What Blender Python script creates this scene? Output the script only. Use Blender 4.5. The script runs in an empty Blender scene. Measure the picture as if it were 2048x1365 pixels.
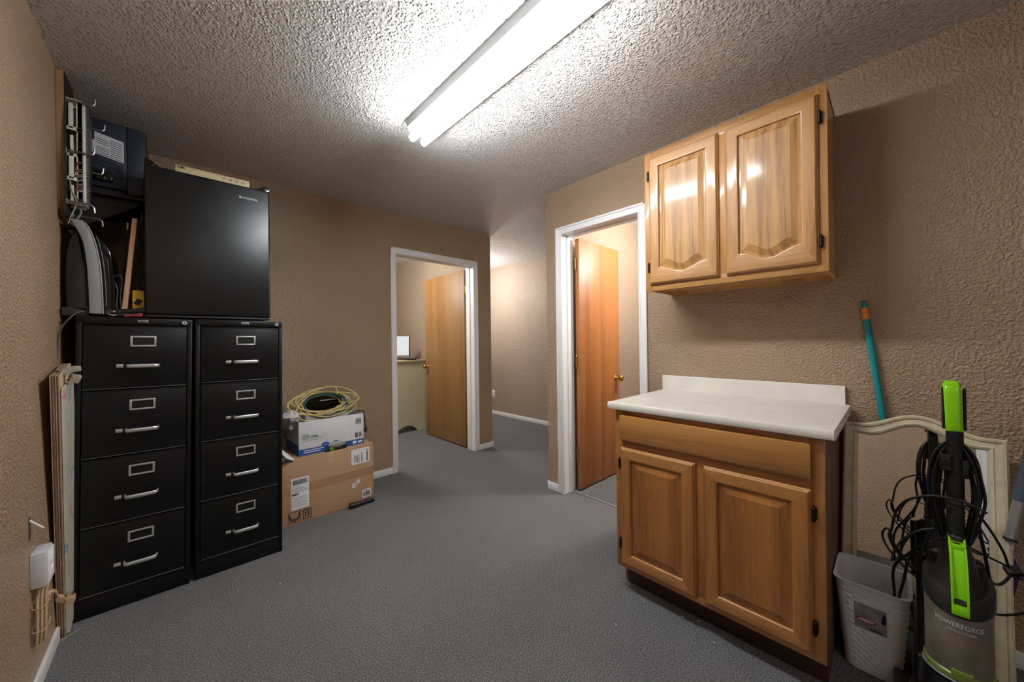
import bpy, bmesh, math, random
from mathutils import Vector, Matrix, Euler
random.seed(7)
SC = bpy.context.scene
COL = SC.collection
PI = math.pi

# ------------------------------------------------------------------ camera
FPX, YAW, PITCH, ROLL, CAMH = 717.32, .7540, .0011, -.0123, 1.22196
def cam_axes():
    f = Vector((math.sin(YAW)*math.cos(PITCH), math.cos(YAW)*math.cos(PITCH), math.sin(PITCH)))
    r = Vector((math.cos(YAW), -math.sin(YAW), 0)); u = r.cross(f)
    c, s = math.cos(ROLL), math.sin(ROLL)
    return c*r + s*u, -s*r + c*u, f
CR, CU, CF = cam_axes()
def at(px, py, X=None, Y=None, Z=None):
    """point of the place seen at a pixel, on the plane X, Y or Z = const"""
    d = CR*((px-1024)/FPX) - CU*((py-682.5)/FPX) + CF
    if X is not None: t = X/d.x
    elif Y is not None: t = Y/d.y
    else: t = (Z-CAMH)/d.z
    return d*t + Vector((0, 0, CAMH))
cd = bpy.data.cameras.new('camera'); cam = bpy.data.objects.new('camera', cd); COL.objects.link(cam)
cd.sensor_width = 36; cd.lens = FPX/2048*36; cd.clip_start = .02
M = Matrix((CR, CU, -CF)).transposed().to_4x4(); M.translation = (0, 0, CAMH); cam.matrix_world = M
SC.camera = cam
SC.view_settings.view_transform = 'Standard'; SC.view_settings.look = 'None'
SC.view_settings.gamma = 1; SC.view_settings.use_curve_mapping = False
SC.view_settings.exposure = 0.84
try:
    SC.cycles.use_denoising = True
    SC.cycles.max_bounces = 12; SC.cycles.diffuse_bounces = 6
    SC.cycles.sample_clamp_indirect = 6
except Exception: pass

# ------------------------------------------------------------------ materials
def srgb(r, g, b):
    f = lambda c: (c/255/12.92) if c <= 10 else ((c/255+.055)/1.055)**2.4
    return (f(r), f(g), f(b), 1)
def newmat(name):
    m = bpy.data.materials.new(name); m.use_nodes = True
    nt = m.node_tree; b = nt.nodes['Principled BSDF']
    return m, nt, b
def node(nt, typ, **kw):
    n = nt.nodes.new(typ)
    for k, v in kw.items():
        if k in n.inputs: n.inputs[k].default_value = v
        else: setattr(n, k, v)
    return n
def plain(name, col, rough=.5, metal=0, coat=0, spec=.5, noise=.0, nscale=30, bump=0, bscale=200, trans=0, alpha=1, bdist=.002):
    m, nt, b = newmat(name)
    b.inputs['Base Color'].default_value = col; b.inputs['Roughness'].default_value = rough
    b.inputs['Metallic'].default_value = metal; b.inputs['Coat Weight'].default_value = coat
    b.inputs['Specular IOR Level'].default_value = spec; b.inputs['Transmission Weight'].default_value = trans
    tc = node(nt, 'ShaderNodeTexCoord')
    if noise:
        n = node(nt, 'ShaderNodeTexNoise', Scale=nscale, Detail=4.0); nt.links.new(tc.outputs['Object'], n.inputs['Vector'])
        r = node(nt, 'ShaderNodeValToRGB')
        r.color_ramp.elements[0].position = .3; r.color_ramp.elements[1].position = .7
        r.color_ramp.elements[0].color = tuple(c*(1-noise) for c in col[:3])+(1,)
        r.color_ramp.elements[1].color = tuple(min(1, c*(1+noise)) for c in col[:3])+(1,)
        nt.links.new(n.outputs['Fac'], r.inputs['Fac']); nt.links.new(r.outputs['Color'], b.inputs['Base Color'])
    if bump:
        n = node(nt, 'ShaderNodeTexNoise', Scale=bscale, Detail=2.0); nt.links.new(tc.outputs['Object'], n.inputs['Vector'])
        bp = node(nt, 'ShaderNodeBump', Strength=bump, Distance=bdist)
        nt.links.new(n.outputs['Fac'], bp.inputs['Height']); nt.links.new(bp.outputs['Normal'], b.inputs['Normal'])
    return m
def wall_mat(name, col, strength=.5, scale=75, rough=.42):
    m, nt, b = newmat(name)
    tc = node(nt, 'ShaderNodeTexCoord')
    n = node(nt, 'ShaderNodeTexNoise', Scale=scale, Detail=2.5, Roughness=.55); nt.links.new(tc.outputs['Object'], n.inputs['Vector'])
    r = node(nt, 'ShaderNodeValToRGB'); r.color_ramp.elements[0].position = .42; r.color_ramp.elements[1].position = .66
    nt.links.new(n.outputs['Fac'], r.inputs['Fac'])
    n2 = node(nt, 'ShaderNodeTexNoise', Scale=scale*3.2, Detail=2.0); nt.links.new(tc.outputs['Object'], n2.inputs['Vector'])
    mx = node(nt, 'ShaderNodeMath', operation='MULTIPLY_ADD'); mx.inputs[1].default_value = .35
    nt.links.new(n2.outputs['Fac'], mx.inputs[0]); nt.links.new(r.outputs['Color'], mx.inputs[2])
    bp = node(nt, 'ShaderNodeBump', Strength=strength, Distance=.006)
    nt.links.new(mx.outputs[0], bp.inputs['Height']); nt.links.new(bp.outputs['Normal'], b.inputs['Normal'])
    n3 = node(nt, 'ShaderNodeTexNoise', Scale=1.6, Detail=5.0); nt.links.new(tc.outputs['Object'], n3.inputs['Vector'])
    r3 = node(nt, 'ShaderNodeValToRGB'); r3.color_ramp.elements[0].position = .3; r3.color_ramp.elements[1].position = .7
    r3.color_ramp.elements[0].color = tuple(c*.93 for c in col[:3])+(1,); r3.color_ramp.elements[1].color = tuple(c*1.05 for c in col[:3])+(1,)
    nt.links.new(n3.outputs['Fac'], r3.inputs['Fac']); nt.links.new(r3.outputs['Color'], b.inputs['Base Color'])
    b.inputs['Roughness'].default_value = rough
    return m
def popcorn_mat():
    m, nt, b = newmat('popcorn_ceiling')
    tc = node(nt, 'ShaderNodeTexCoord')
    n = node(nt, 'ShaderNodeTexNoise', Scale=55.0, Detail=3.0, Roughness=.6); nt.links.new(tc.outputs['Object'], n.inputs['Vector'])
    va = node(nt, 'ShaderNodeVectorMath', operation='MULTIPLY_ADD'); va.inputs[1].default_value = (.012, .012, .012)
    nt.links.new(n.outputs['Color'], va.inputs[0]); nt.links.new(tc.outputs['Object'], va.inputs[2])
    v = node(nt, 'ShaderNodeTexVoronoi', Scale=88.0); nt.links.new(va.outputs[0], v.inputs['Vector'])
    r = node(nt, 'ShaderNodeMapRange', interpolation_type='SMOOTHSTEP'); r.inputs['From Min'].default_value = .05; r.inputs['From Max'].default_value = .62
    r.inputs['To Min'].default_value = 1; r.inputs['To Max'].default_value = 0
    nt.links.new(v.outputs['Distance'], r.inputs['Value'])
    sp = node(nt, 'ShaderNodeSeparateColor'); nt.links.new(v.outputs['Color'], sp.inputs[0])
    ms = node(nt, 'ShaderNodeMath', operation='MULTIPLY'); nt.links.new(sp.outputs[0], ms.inputs[0]); nt.links.new(r.outputs[0], ms.inputs[1])
    mx = node(nt, 'ShaderNodeMath', operation='MULTIPLY_ADD'); mx.inputs[1].default_value = .5
    nt.links.new(n.outputs['Fac'], mx.inputs[0]); nt.links.new(ms.outputs[0], mx.inputs[2])
    bp = node(nt, 'ShaderNodeBump', Strength=1.0, Distance=.011)
    nt.links.new(mx.outputs[0], bp.inputs['Height']); nt.links.new(bp.outputs['Normal'], b.inputs['Normal'])
    b.inputs['Base Color'].default_value = srgb(220, 217, 212); b.inputs['Roughness'].default_value = .24; b.inputs['Specular IOR Level'].default_value = .8
    return m
def carpet_mat():
    m, nt, b = newmat('carpet')
    tc = node(nt, 'ShaderNodeTexCoord')
    n = node(nt, 'ShaderNodeTexNoise', Scale=220.0, Detail=3.0, Roughness=.75); nt.links.new(tc.outputs['Object'], n.inputs['Vector'])
    r = node(nt, 'ShaderNodeValToRGB'); e = r.color_ramp.elements
    e[0].position = .34; e[0].color = srgb(54, 54, 56); e[1].position = .66; e[1].color = srgb(166, 165, 165)
    k = e.new(.5); k.color = srgb(108, 108, 109)
    nt.links.new(n.outputs['Fac'], r.inputs['Fac'])
    n2 = node(nt, 'ShaderNodeTexNoise', Scale=2.2, Detail=5.0); nt.links.new(tc.outputs['Object'], n2.inputs['Vector'])
    r2 = node(nt, 'ShaderNodeValToRGB'); r2.color_ramp.elements[0].position = .25; r2.color_ramp.elements[1].position = .75
    r2.color_ramp.elements[0].color = (.86, .86, .87, 1); r2.color_ramp.elements[1].color = (1, 1, 1, 1)
    nt.links.new(n2.outputs['Fac'], r2.inputs['Fac'])
    mx = node(nt, 'ShaderNodeMix', data_type='RGBA', blend_type='MULTIPLY'); mx.inputs[0].default_value = 1
    nt.links.new(r.outputs['Color'], mx.inputs[6]); nt.links.new(r2.outputs['Color'], mx.inputs[7])
    nt.links.new(mx.outputs[2], b.inputs['Base Color'])
    bp = node(nt, 'ShaderNodeBump', Strength=.8, Distance=.004)
    nt.links.new(n.outputs['Fac'], bp.inputs['Height']); nt.links.new(bp.outputs['Normal'], b.inputs['Normal'])
    b.inputs['Roughness'].default_value = .95; b.inputs['Specular IOR Level'].default_value = .15
    return m
def wood_mat(name, light, dark, axis='Z', rough=.45, coat=.4, scale=1.0, rings=7.0, dist=2.6):
    """oak-like: stretched noise grain along an axis plus distorted ring bands"""
    m, nt, b = newmat(name)
    tc = node(nt, 'ShaderNodeTexCoord')
    mp = node(nt, 'ShaderNodeMapping')
    s = {'X': (.045, 1, 1), 'Y': (1, .045, 1), 'Z': (1, 1, .045)}[axis]
    mp.inputs['Scale'].default_value = tuple(c*scale for c in s)
    nt.links.new(tc.outputs['Object'], mp.inputs['Vector'])
    n = node(nt, 'ShaderNodeTexNoise', Scale=rings, Detail=3.0, Distortion=.6); nt.links.new(mp.outputs['Vector'], n.inputs['Vector'])
    ml = node(nt, 'ShaderNodeMath', operation='MULTIPLY'); ml.inputs[1].default_value = dist
    nt.links.new(n.outputs['Fac'], ml.inputs[0])
    fr = node(nt, 'ShaderNodeMath', operation='PINGPONG'); fr.inputs[1].default_value = .5
    nt.links.new(ml.outputs[0], fr.inputs[0])
    n2 = node(nt, 'ShaderNodeTexNoise', Scale=170.0, Detail=3.0); nt.links.new(mp.outputs['Vector'], n2.inputs['Vector'])
    ad = node(nt, 'ShaderNodeMath', operation='MULTIPLY_ADD'); ad.inputs[1].default_value = .9
    nt.links.new(n2.outputs['Fac'], ad.inputs[0]); nt.links.new(fr.outputs[0], ad.inputs[2])
    r = node(nt, 'ShaderNodeValToRGB'); e = r.color_ramp.elements
    e[0].position = .28; e[0].color = dark; e[1].position = .85; e[1].color = light
    nt.links.new(ad.outputs[0], r.inputs['Fac']); nt.links.new(r.outputs['Color'], b.inputs['Base Color'])
    bp = node(nt, 'ShaderNodeBump', Strength=.08, Distance=.001)
    nt.links.new(n2.outputs['Fac'], bp.inputs['Height']); nt.links.new(bp.outputs['Normal'], b.inputs['Normal'])
    b.inputs['Roughness'].default_value = rough; b.inputs['Coat Weight'].default_value = coat; b.inputs['Coat Roughness'].default_value = .1
    return m
def emit(name, col, strength):
    m, nt, b = newmat(name)
    b.inputs['Base Color'].default_value = col; b.inputs['Emission Color'].default_value = col
    b.inputs['Emission Strength'].default_value = strength
    return m
def stripes_mat(name, cols, axis, scale, rough=.8):
    m, nt, b = newmat(name)
    tc = node(nt, 'ShaderNodeTexCoord'); mp = node(nt, 'ShaderNodeMapping')
    mp.inputs['Scale'].default_value = tuple(scale if a == axis else scale*.035 for a in 'XYZ')
    nt.links.new(tc.outputs['Object'], mp.inputs['Vector'])
    n = node(nt, 'ShaderNodeTexNoise', Scale=1.0, Detail=4.0, Roughness=.7); nt.links.new(mp.outputs['Vector'], n.inputs['Vector'])
    r = node(nt, 'ShaderNodeValToRGB'); e = r.color_ramp.elements
    e[0].position = .36; e[0].color = cols[0]; e[1].position = .64; e[1].color = cols[-1]
    for i, c in enumerate(cols[1:-1]):
        k = e.new(.36+.28*(i+1)/(len(cols)-1)); k.color = c
    nt.links.new(n.outputs['Fac'], r.inputs['Fac']); nt.links.new(r.outputs['Color'], b.inputs['Base Color'])
    b.inputs['Roughness'].default_value = rough
    return m
def patches_mat(name, cols, scale, rough=.6):
    m, nt, b = newmat(name)
    tc = node(nt, 'ShaderNodeTexCoord')
    n = node(nt, 'ShaderNodeTexNoise', Scale=scale, Detail=3.0, Distortion=1.0); nt.links.new(tc.outputs['Object'], n.inputs['Vector'])
    r = node(nt, 'ShaderNodeValToRGB'); e = r.color_ramp.elements
    e[0].position = .32; e[0].color = cols[0]; e[1].position = .68; e[1].color = cols[-1]
    for i, c in enumerate(cols[1:-1]):
        k = e.new(.32+.36*(i+1)/(len(cols)-1)); k.color = c
    nt.links.new(n.outputs['Fac'], r.inputs['Fac']); nt.links.new(r.outputs['Color'], b.inputs['Base Color'])
    b.inputs['Roughness'].default_value = rough
    return m

TAN = wall_mat('tan_wall_paint', srgb(174, 146, 118), .7, 92, .29)
TAN_WARM = wall_mat('tan_room_paint', srgb(178, 158, 138), .7, 92, .29)
CEIL = popcorn_mat(); CARPET = carpet_mat()
WHITE_TRIM = plain('white_trim', srgb(246, 246, 246), .38)
WHITE_ENAMEL = plain('white_enamel', srgb(205, 209, 212), .35)
TUBE = emit('lit_tube', (.93, .97, 1, 1), 40)
BLACK_METAL = plain('black_enamel_steel', srgb(11, 12, 14), .42, bump=.15, bscale=500, spec=.32, noise=.12, nscale=14, bdist=.0006)
BLACK_DRAWER = plain('black_drawer_steel', srgb(12, 13, 15), .40, bump=.15, bscale=500, spec=.32, noise=.14, nscale=9, bdist=.0006)
EDGE_GLINT = plain('painted_edge_glint', srgb(128, 128, 124), .35, .6)  # pale tone paints the tube-lit highlight on the drawer edges
CHROME = plain('brushed_chrome', srgb(205, 205, 203), .38, .7)
STEEL = plain('zinc_steel', srgb(150, 152, 152), .38, 1)
BRASS = plain('brass', srgb(196, 160, 92), .25, 1)
FRIDGE = plain('black_fridge_skin', srgb(11, 13, 16), .33, bump=.12, bscale=420, noise=.25, spec=.6, nscale=6, bdist=.0008)
BLACK = plain('black_plastic', srgb(16, 16, 17), .42)
BLACK_GLOSS = plain('gloss_black_plastic', srgb(13, 13, 14), .12)
BLACK_RUB = plain('black_rubber', srgb(15, 15, 15), .55)
DARK_GREY = plain('dark_grey_plastic', srgb(44, 45, 47), .45)
NAVY = plain('navy_plastic', srgb(38, 45, 60), .5, bump=.1, bscale=600, bdist=.0005)
SILVER_PLASTIC = plain('silver_plastic', srgb(138, 140, 141), .42)
PAPER = plain('white_paper', srgb(225, 226, 228), .7, noise=.03)
LABEL_GREY = plain('printed_grey', srgb(70, 72, 76), .7)
INK = plain('black_ink', srgb(26, 25, 26), .7)
LOGO_WHITE = plain('silver_print', srgb(205, 208, 210), .4)
CREAM = plain('cream_wood', srgb(214, 196, 158), .55)
OAK_V = wood_mat('oak_upper_vertical', srgb(192, 140, 80), srgb(152, 100, 50), 'Z')
OAK_H = wood_mat('oak_upper_horizontal', srgb(192, 140, 80), srgb(154, 102, 52), 'X')
OAK_P = wood_mat('oak_upper_figured', srgb(196, 146, 86), srgb(130, 84, 42), 'Z', rings=4.5, dist=15.0, scale=1.0)
OAK2_V = wood_mat('oak_base_vertical', srgb(178, 120, 60), srgb(136, 84, 36), 'Z', rough=.3, coat=.5)
OAK2_H = wood_mat('oak_base_horizontal', srgb(186, 130, 70), srgb(144, 92, 42), 'X', rough=.3, coat=.5)
OAK2_P = wood_mat('oak_base_panel', srgb(174, 114, 54), srgb(132, 80, 34), 'Z', rings=6.0, rough=.3, coat=.5)
DOOR_OAK = wood_mat('door_veneer_golden', srgb(154, 114, 68), srgb(130, 92, 52), 'Z', rough=.5, coat=0, rings=5.0)
DOOR_RED = wood_mat('door_veneer_reddish', srgb(178, 114, 60), srgb(140, 82, 40), 'Z', rough=.45, coat=0, rings=5.0)
LAMINATE = plain('cream_laminate', srgb(232, 227, 216), .35, noise=.06, nscale=9)
HINGE_BLACK = plain('dark_hinge_metal', srgb(40, 35, 31), .35, .7)
KRAFT = plain('kraft_cardboard', srgb(174, 138, 106), .75, noise=.06, nscale=5)
KRAFT_TAPE = plain('kraft_tape', srgb(164, 126, 94), .4, noise=.05, nscale=10)
BOX_BLUE = plain('printed_blue', srgb(38, 82, 150), .5)
BOX_WHITE = plain('white_carton', srgb(214, 216, 220), .55, noise=.02)
YELLOW_CORD = plain('yellow_cord', srgb(208, 188, 122), .5)
GREEN_CORD = plain('green_cord', srgb(28, 70, 52), .45)
PLASTIC_BAG = plain('crumpled_plastic', srgb(205, 200, 195), .3, bump=.8, bscale=40, bdist=.01)
CREAM_PAINT = plain('antiqued_cream_paint', srgb(210, 196, 164), .5, noise=.14, nscale=26)
MIRROR = plain('mirror_glass', (.86, .88, .87, 1), .02, 1)
TEAL = plain('teal_enamel', srgb(12, 132, 138), .35)
ORANGE = plain('orange_band', srgb(232, 140, 30), .45)
LIME = plain('lime_plastic', srgb(140, 214, 14), .25)
LIME_DARK = plain('lime_plastic_translucent', srgb(120, 136, 52), .35)
BASKET = plain('light_grey_plastic', srgb(236, 236, 235), .45)
CANISTER = plain('dusty_smoked_plastic', srgb(122, 113, 100), .32, noise=.28, nscale=16)
DUSTY_BLACK = plain('dusty_black_plastic', srgb(40, 38, 36), .35, noise=.4, nscale=12)
RED = plain('red_print', srgb(170, 40, 46), .5)
PURPLE = plain('purple_plastic', srgb(70, 30, 78), .4)
BLUE_PRINT = plain('violet_print', srgb(52, 50, 140), .5)
MOP_WHITE = plain('white_mop_plastic', srgb(206, 204, 198), .4)
POLE = plain('satin_aluminium', srgb(176, 176, 176), .35, .6)
TEAL_GREY = plain('grey_foam_grip', srgb(66, 78, 84), .6)
BEIGE = plain('beige_plastic', srgb(190, 160, 124), .5)
BACKBOARD = wood_mat('backboard_plywood', srgb(160, 124, 84), srgb(112, 78, 48), 'Z', rough=.7, coat=0)
PLY_EDGE = stripes_mat('weathered_plywood_edge', [srgb(84, 64, 48), srgb(186, 154, 124), srgb(104, 80, 60), srgb(160, 130, 102), srgb(80, 62, 48), srgb(206, 182, 154)], 'X', 190)
PAINTED = patches_mat('painted_board_face', [srgb(96, 150, 158), srgb(186, 182, 168), srgb(192, 184, 166), srgb(184, 176, 160), srgb(190, 96, 96)], 7)
GREY_WOOD = wood_mat('weathered_grey_wood', srgb(150, 140, 128), srgb(100, 92, 82), 'Y', rough=.8, coat=0)
PINE = wood_mat('bare_pine', srgb(206, 158, 118), srgb(176, 126, 88), 'Z', rough=.65, coat=0)
DARK_WOOD = plain('dark_stained_wood', srgb(26, 19, 16), .6)
YELLOW_TIN = plain('yellow_tin', srgb(226, 186, 40), .3)
BLOCK_PLASTIC = plain('pale_block_plastic', srgb(226, 230, 216), .5)
DESK = plain('pale_green_grey_desk', srgb(186, 178, 150), .5, noise=.06, nscale=12)
SCREEN = emit('lit_screen', (.84, .85, .86, 1), .48)
SCREEN.node_tree.nodes['Principled BSDF'].inputs['Base Color'].default_value = (.02, .02, .02, 1)

# ------------------------------------------------------------------ mesh builder
class MB:
    def __init__(s, off=(0, 0, 0)):
        s.bm = bmesh.new(); s.off = Vector(off)
    def _v(s, p): return s.bm.verts.new(Vector(p)-s.off)
    def merge(s, t, mat=0):
        vm = [s.bm.verts.new(v.co-s.off) for v in t.verts]
        t.verts.index_update()
        for f in t.faces:
            try:
                nf = s.bm.faces.new([vm[v.index] for v in f.verts]); nf.material_index = mat
            except ValueError: pass
        t.free(); return s
    def box(s, lo, hi, bev=0, seg=2, mat=0):
        t = bmesh.new()
        lo = Vector(lo); hi = Vector(hi)
        bmesh.ops.create_cube(t, size=1, matrix=Matrix.Translation((lo+hi)/2) @ Matrix.Diagonal((hi-lo).to_4d()*1.0))
        if bev: bmesh.ops.bevel(t, geom=list(t.edges), offset=bev, segments=seg, affect='EDGES', profile=.5)
        return s.merge(t, mat)
    def obox(s, c, size, rot, bev=0, seg=2, mat=0):
        t = bmesh.new(); sz = Vector(size)
        bmesh.ops.create_cube(t, size=1, matrix=Matrix.Diagonal(sz.to_4d()))
        if bev: bmesh.ops.bevel(t, geom=list(t.edges), offset=bev, segments=seg, affect='EDGES', profile=.5)
        bmesh.ops.transform(t, matrix=Matrix.Translation(c) @ Euler(rot).to_matrix().to_4x4(), verts=t.verts)
        return s.merge(t, mat)
    def loft(s, rings, closed=True, cap0=True, cap1=True, mat=0, mats=None):
        R = [[s._v(p) for p in r] for r in rings]; n = len(R[0])
        for i in range(len(R)-1):
            for j in range(n if closed else n-1):
                k = (j+1) % n
                try:
                    f = s.bm.faces.new((R[i][j], R[i][k], R[i+1][k], R[i+1][j]))
                    f.material_index = mats(i, j) if mats else mat
                except ValueError: pass
        for c, r in ((cap0, R[0]), (cap1, R[-1])):
            if c and len(r) > 2:
                try: s.bm.faces.new(r if c == 1 else r).material_index = mat
                except ValueError: pass
        return s
    def cyl(s, p0, p1, r0, r1=None, n=20, mat=0, bev=0):
        p0 = Vector(p0); p1 = Vector(p1); r1 = r0 if r1 is None else r1
        d = (p1-p0).normalized(); a = d.orthogonal().normalized(); b = d.cross(a)
        ring = lambda c, r: [c+(a*math.cos(2*PI*i/n)+b*math.sin(2*PI*i/n))*r for i in range(n)]
        if bev: rs = [ring(p0, r0-bev), ring(p0+d*bev, r0), ring(p1-d*bev, r1), ring(p1, r1-bev)]
        else: rs = [ring(p0, r0), ring(p1, r1)]
        return s.loft(rs, mat=mat)
    def tube(s, pts, r, n=8, closed=False, mat=0, sub=4):
        P = [Vector(p) for p in pts]
        if sub > 1: P = catmull(P, closed, sub)
        m = len(P); rings = []; prev = None
        for i in range(m):
            if closed: d = P[(i+1) % m]-P[i-1]
            else: d = P[min(i+1, m-1)]-P[max(i-1, 0)]
            if d.length < 1e-9: d = Vector((0, 0, 1))
            d.normalize()
            if prev is None: a = d.orthogonal().normalized()
            else:
                a = prev - d*prev.dot(d)
                a = a.normalized() if a.length > 1e-6 else d.orthogonal().normalized()
            prev = a; b = d.cross(a)
            rr = r(i/(m-1)) if callable(r) else r
            rings.append([P[i]+(a*math.cos(2*PI*k/n)+b*math.sin(2*PI*k/n))*rr for k in range(n)])
        if closed: rings.append(rings[0])
        return s.loft(rings, cap0=not closed, cap1=not closed, mat=mat)
    def prism(s, poly, vec, mat=0, bev=0):
        t = bmesh.new(); vec = Vector(vec)
        a = [t.verts.new(Vector(p)) for p in poly]; b = [t.verts.new(Vector(p)+vec) for p in poly]
        n = len(a); t.faces.new(a); t.faces.new(b)
        for i in range(n): t.faces.new((a[i], a[(i+1) % n], b[(i+1) % n], b[i]))
        bmesh.ops.recalc_face_normals(t, faces=t.faces)
        if bev:
            es = [e for e in t.edges if (e.verts[0] in a) == (e.verts[1] in a)]
            bmesh.ops.bevel(t, geom=es, offset=bev, segments=2, affect='EDGES', profile=.5)
        return s.merge(t, mat)
    def lathe(s, prof, c=(0, 0, 0), n=28, mat=0, axis='Z', sx=1, sy=1):
        c = Vector(c); rings = []
        for r, z in prof:
            ring = []
            for i in range(n):
                x, y = r*math.cos(2*PI*i/n)*sx, r*math.sin(2*PI*i/n)*sy
                v = {'Z': Vector((x, y, z)), 'X': Vector((z, x, y)), 'Y': Vector((x, z, y))}[axis]
                ring.append(c+v)
            rings.append(ring)
        return s.loft(rings, mat=mat)
    def build(s, name, mats, parent=None, loc=None, rot=None, smooth=35):
        bmesh.ops.recalc_face_normals(s.bm, faces=s.bm.faces)
        me = bpy.data.meshes.new(name); s.bm.to_mesh(me); s.bm.free()
        for m in (mats if isinstance(mats, (list, tuple)) else [mats]): me.materials.append(m)
        if smooth:
            for p in me.polygons: p.use_smooth = True
            try: me.set_sharp_from_angle(angle=math.radians(smooth))
            except Exception: pass
        o = bpy.data.objects.new(name, me); COL.objects.link(o)
        if parent: o.parent = parent
        if loc is not None: o.location = loc
        if rot is not None: o.rotation_euler = rot
        return o
def catmull(P, closed, sub):
    n = len(P); out = []
    for i in range(n if closed else n-1):
        if closed: p0, p1, p2, p3 = P[i-1], P[i], P[(i+1) % n], P[(i+2) % n]
        else: p0, p1, p2, p3 = P[max(i-1, 0)], P[i], P[i+1], P[min(i+2, n-1)]
        for k in range(sub):
            t = k/sub
            out.append(.5*((2*p1)+(p2-p0)*t+(2*p0-5*p1+4*p2-p3)*t*t+(3*p1-p0-3*p2+p3)*t**3))
    if not closed: out.append(P[-1])
    return out
def thing(name, label, cat, loc=(0, 0, 0), rot=(0, 0, 0), group=None):
    o = bpy.data.objects.new(name, None); COL.objects.link(o)
    o.empty_display_size = .05; o.location = loc; o.rotation_euler = rot
    o['label'] = label; o['category'] = cat
    if group: o['group'] = group
    return o
def tag(o, label, cat, group=None, kind=None):
    o['label'] = label; o['category'] = cat
    if group: o['group'] = group
    if kind: o['kind'] = kind
    return o
def part(o, label): o['label'] = label; return o
def struct(o): o['kind'] = 'structure'; return o
def copy_tree(o, parent=None):
    c = o.copy(); COL.objects.link(c)
    if parent is not None: c.parent = parent
    for ch in list(o.children): copy_tree(ch, c)
    return c
def text(name, body, size, loc, right, up, mat, parent, extrude=.0002, align='LEFT', bold=0.0, sx=1.0):
    cu = bpy.data.curves.new(name, 'FONT'); cu.body = body; cu.size = size; cu.extrude = extrude
    cu.align_x = align; cu.offset = bold; cu.resolution_u = 2
    to = bpy.data.objects.new(name, cu); COL.objects.link(to)
    dg = bpy.context.evaluated_depsgraph_get()
    me = bpy.data.meshes.new_from_object(to.evaluated_get(dg)); bpy.data.objects.remove(to)
    r = Vector(right).normalized(); u = Vector(up).normalized(); n = r.cross(u); l = Vector(loc)
    for v in me.vertices: v.co = l + r*v.co.x*sx + u*v.co.y + n*(v.co.z+extrude)
    me.materials.clear(); me.materials.append(mat)
    o = bpy.data.objects.new(name, me); COL.objects.link(o)
    if parent: o.parent = parent
    return o
def barcode(mb, o, r, u, w, h, n, t, seed=1, fill=.55):
    """n vertical bars across w; o lower-left corner, r/u unit axes, t thickness along r x u"""
    rnd = random.Random(seed); o = Vector(o); r = Vector(r); u = Vector(u); nn = r.cross(u)
    for i in range(n):
        x0 = w*i/n; x1 = x0 + w/n*(fill*(.5+rnd.random()))
        q = [o+r*x0, o+r*x1, o+r*x1+u*h, o+r*x0+u*h]
        mb.prism(q, nn*t)
    return mb
def plate(mb, o, r, u, x0, x1, y0, y1, t, mat=0, z=0):
    o = Vector(o); r = Vector(r); u = Vector(u); n = r.cross(u)
    mb.prism([o+r*x0+u*y0+n*z, o+r*x1+u*y0+n*z, o+r*x1+u*y1+n*z, o+r*x0+u*y1+n*z], n*t, mat=mat); return mb

# ------------------------------------------------------------------ room shell
H = 2.44
XL, XR, YB, XH = -.3705, 2.2507, 3.2148, 3.9052
YC = 1.968            # outer corner of the right wall
XC = 2.685            # right end of the back wall
WT = .13
D1 = (1.524, 2.432, 2.066)     # back doorway inner casing edges, head height
D2 = (1.156, 1.802, 2.068)     # right doorway (along Y)
b = MB(); b.box((XL-.2, -2.2, -.1), (XH+.2, 6.8, 0)); struct(b.build('floor', CARPET))
b = MB(); b.box((XL-.2, -2.2, H), (XH+.2, 6.8, H+.1)); struct(b.build('ceiling', CEIL))
D3 = (-1.30, -.50)
b = MB(); b.box((XL-.13, D3[1], 0), (XL, 6.8, H)); b.box((XL-.13, -2.2, 0), (XL, D3[0], H)); b.box((XL-.13, D3[0], 2.06), (XL, D3[1], H))
struct(b.build('wall_left', TAN))
j = .018
b = MB(); b.box((XL, YB, 0), (D1[0]-j, YB+WT, H)); b.box((D1[1]+j, YB, 0), (XC, YB+WT, H)); b.box((D1[0]-j, YB, D1[2]+j), (D1[1]+j, YB+WT, H))
struct(b.build('wall_back', TAN))
b = MB(); b.box((XR, -2.2, 0), (XR+WT, D2[0]-j, H)); b.box((XR, D2[1]+j, 0), (XR+WT, YC, H)); b.box((XR, D2[0]-j, D2[2]+j), (XR+WT, D2[1]+j, H))
struct(b.build('wall_right', TAN))
b = MB(); b.box((XR+WT, 1.88, 0), (XH, YC, H)); struct(b.build('wall_partition', TAN_WARM))
b = MB(); b.box((XH, -2.2, 0), (XH+.13, 6.8, H)); struct(b.build('wall_hall', TAN_WARM))
b = MB(); b.box((2.615, YB+WT, 0), (XC, 6.6, H)); struct(b.build('wall_office', TAN_WARM))
b = MB(); b.box((XL-.13, 6.6, 0), (XH+.13, 6.73, H)); struct(b.build('wall_far', TAN_WARM))
b = MB(); b.box((XL-.13, -2.2, 0), (XH+.13, -2.07, H)); struct(b.build('wall_rear', TAN))

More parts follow.
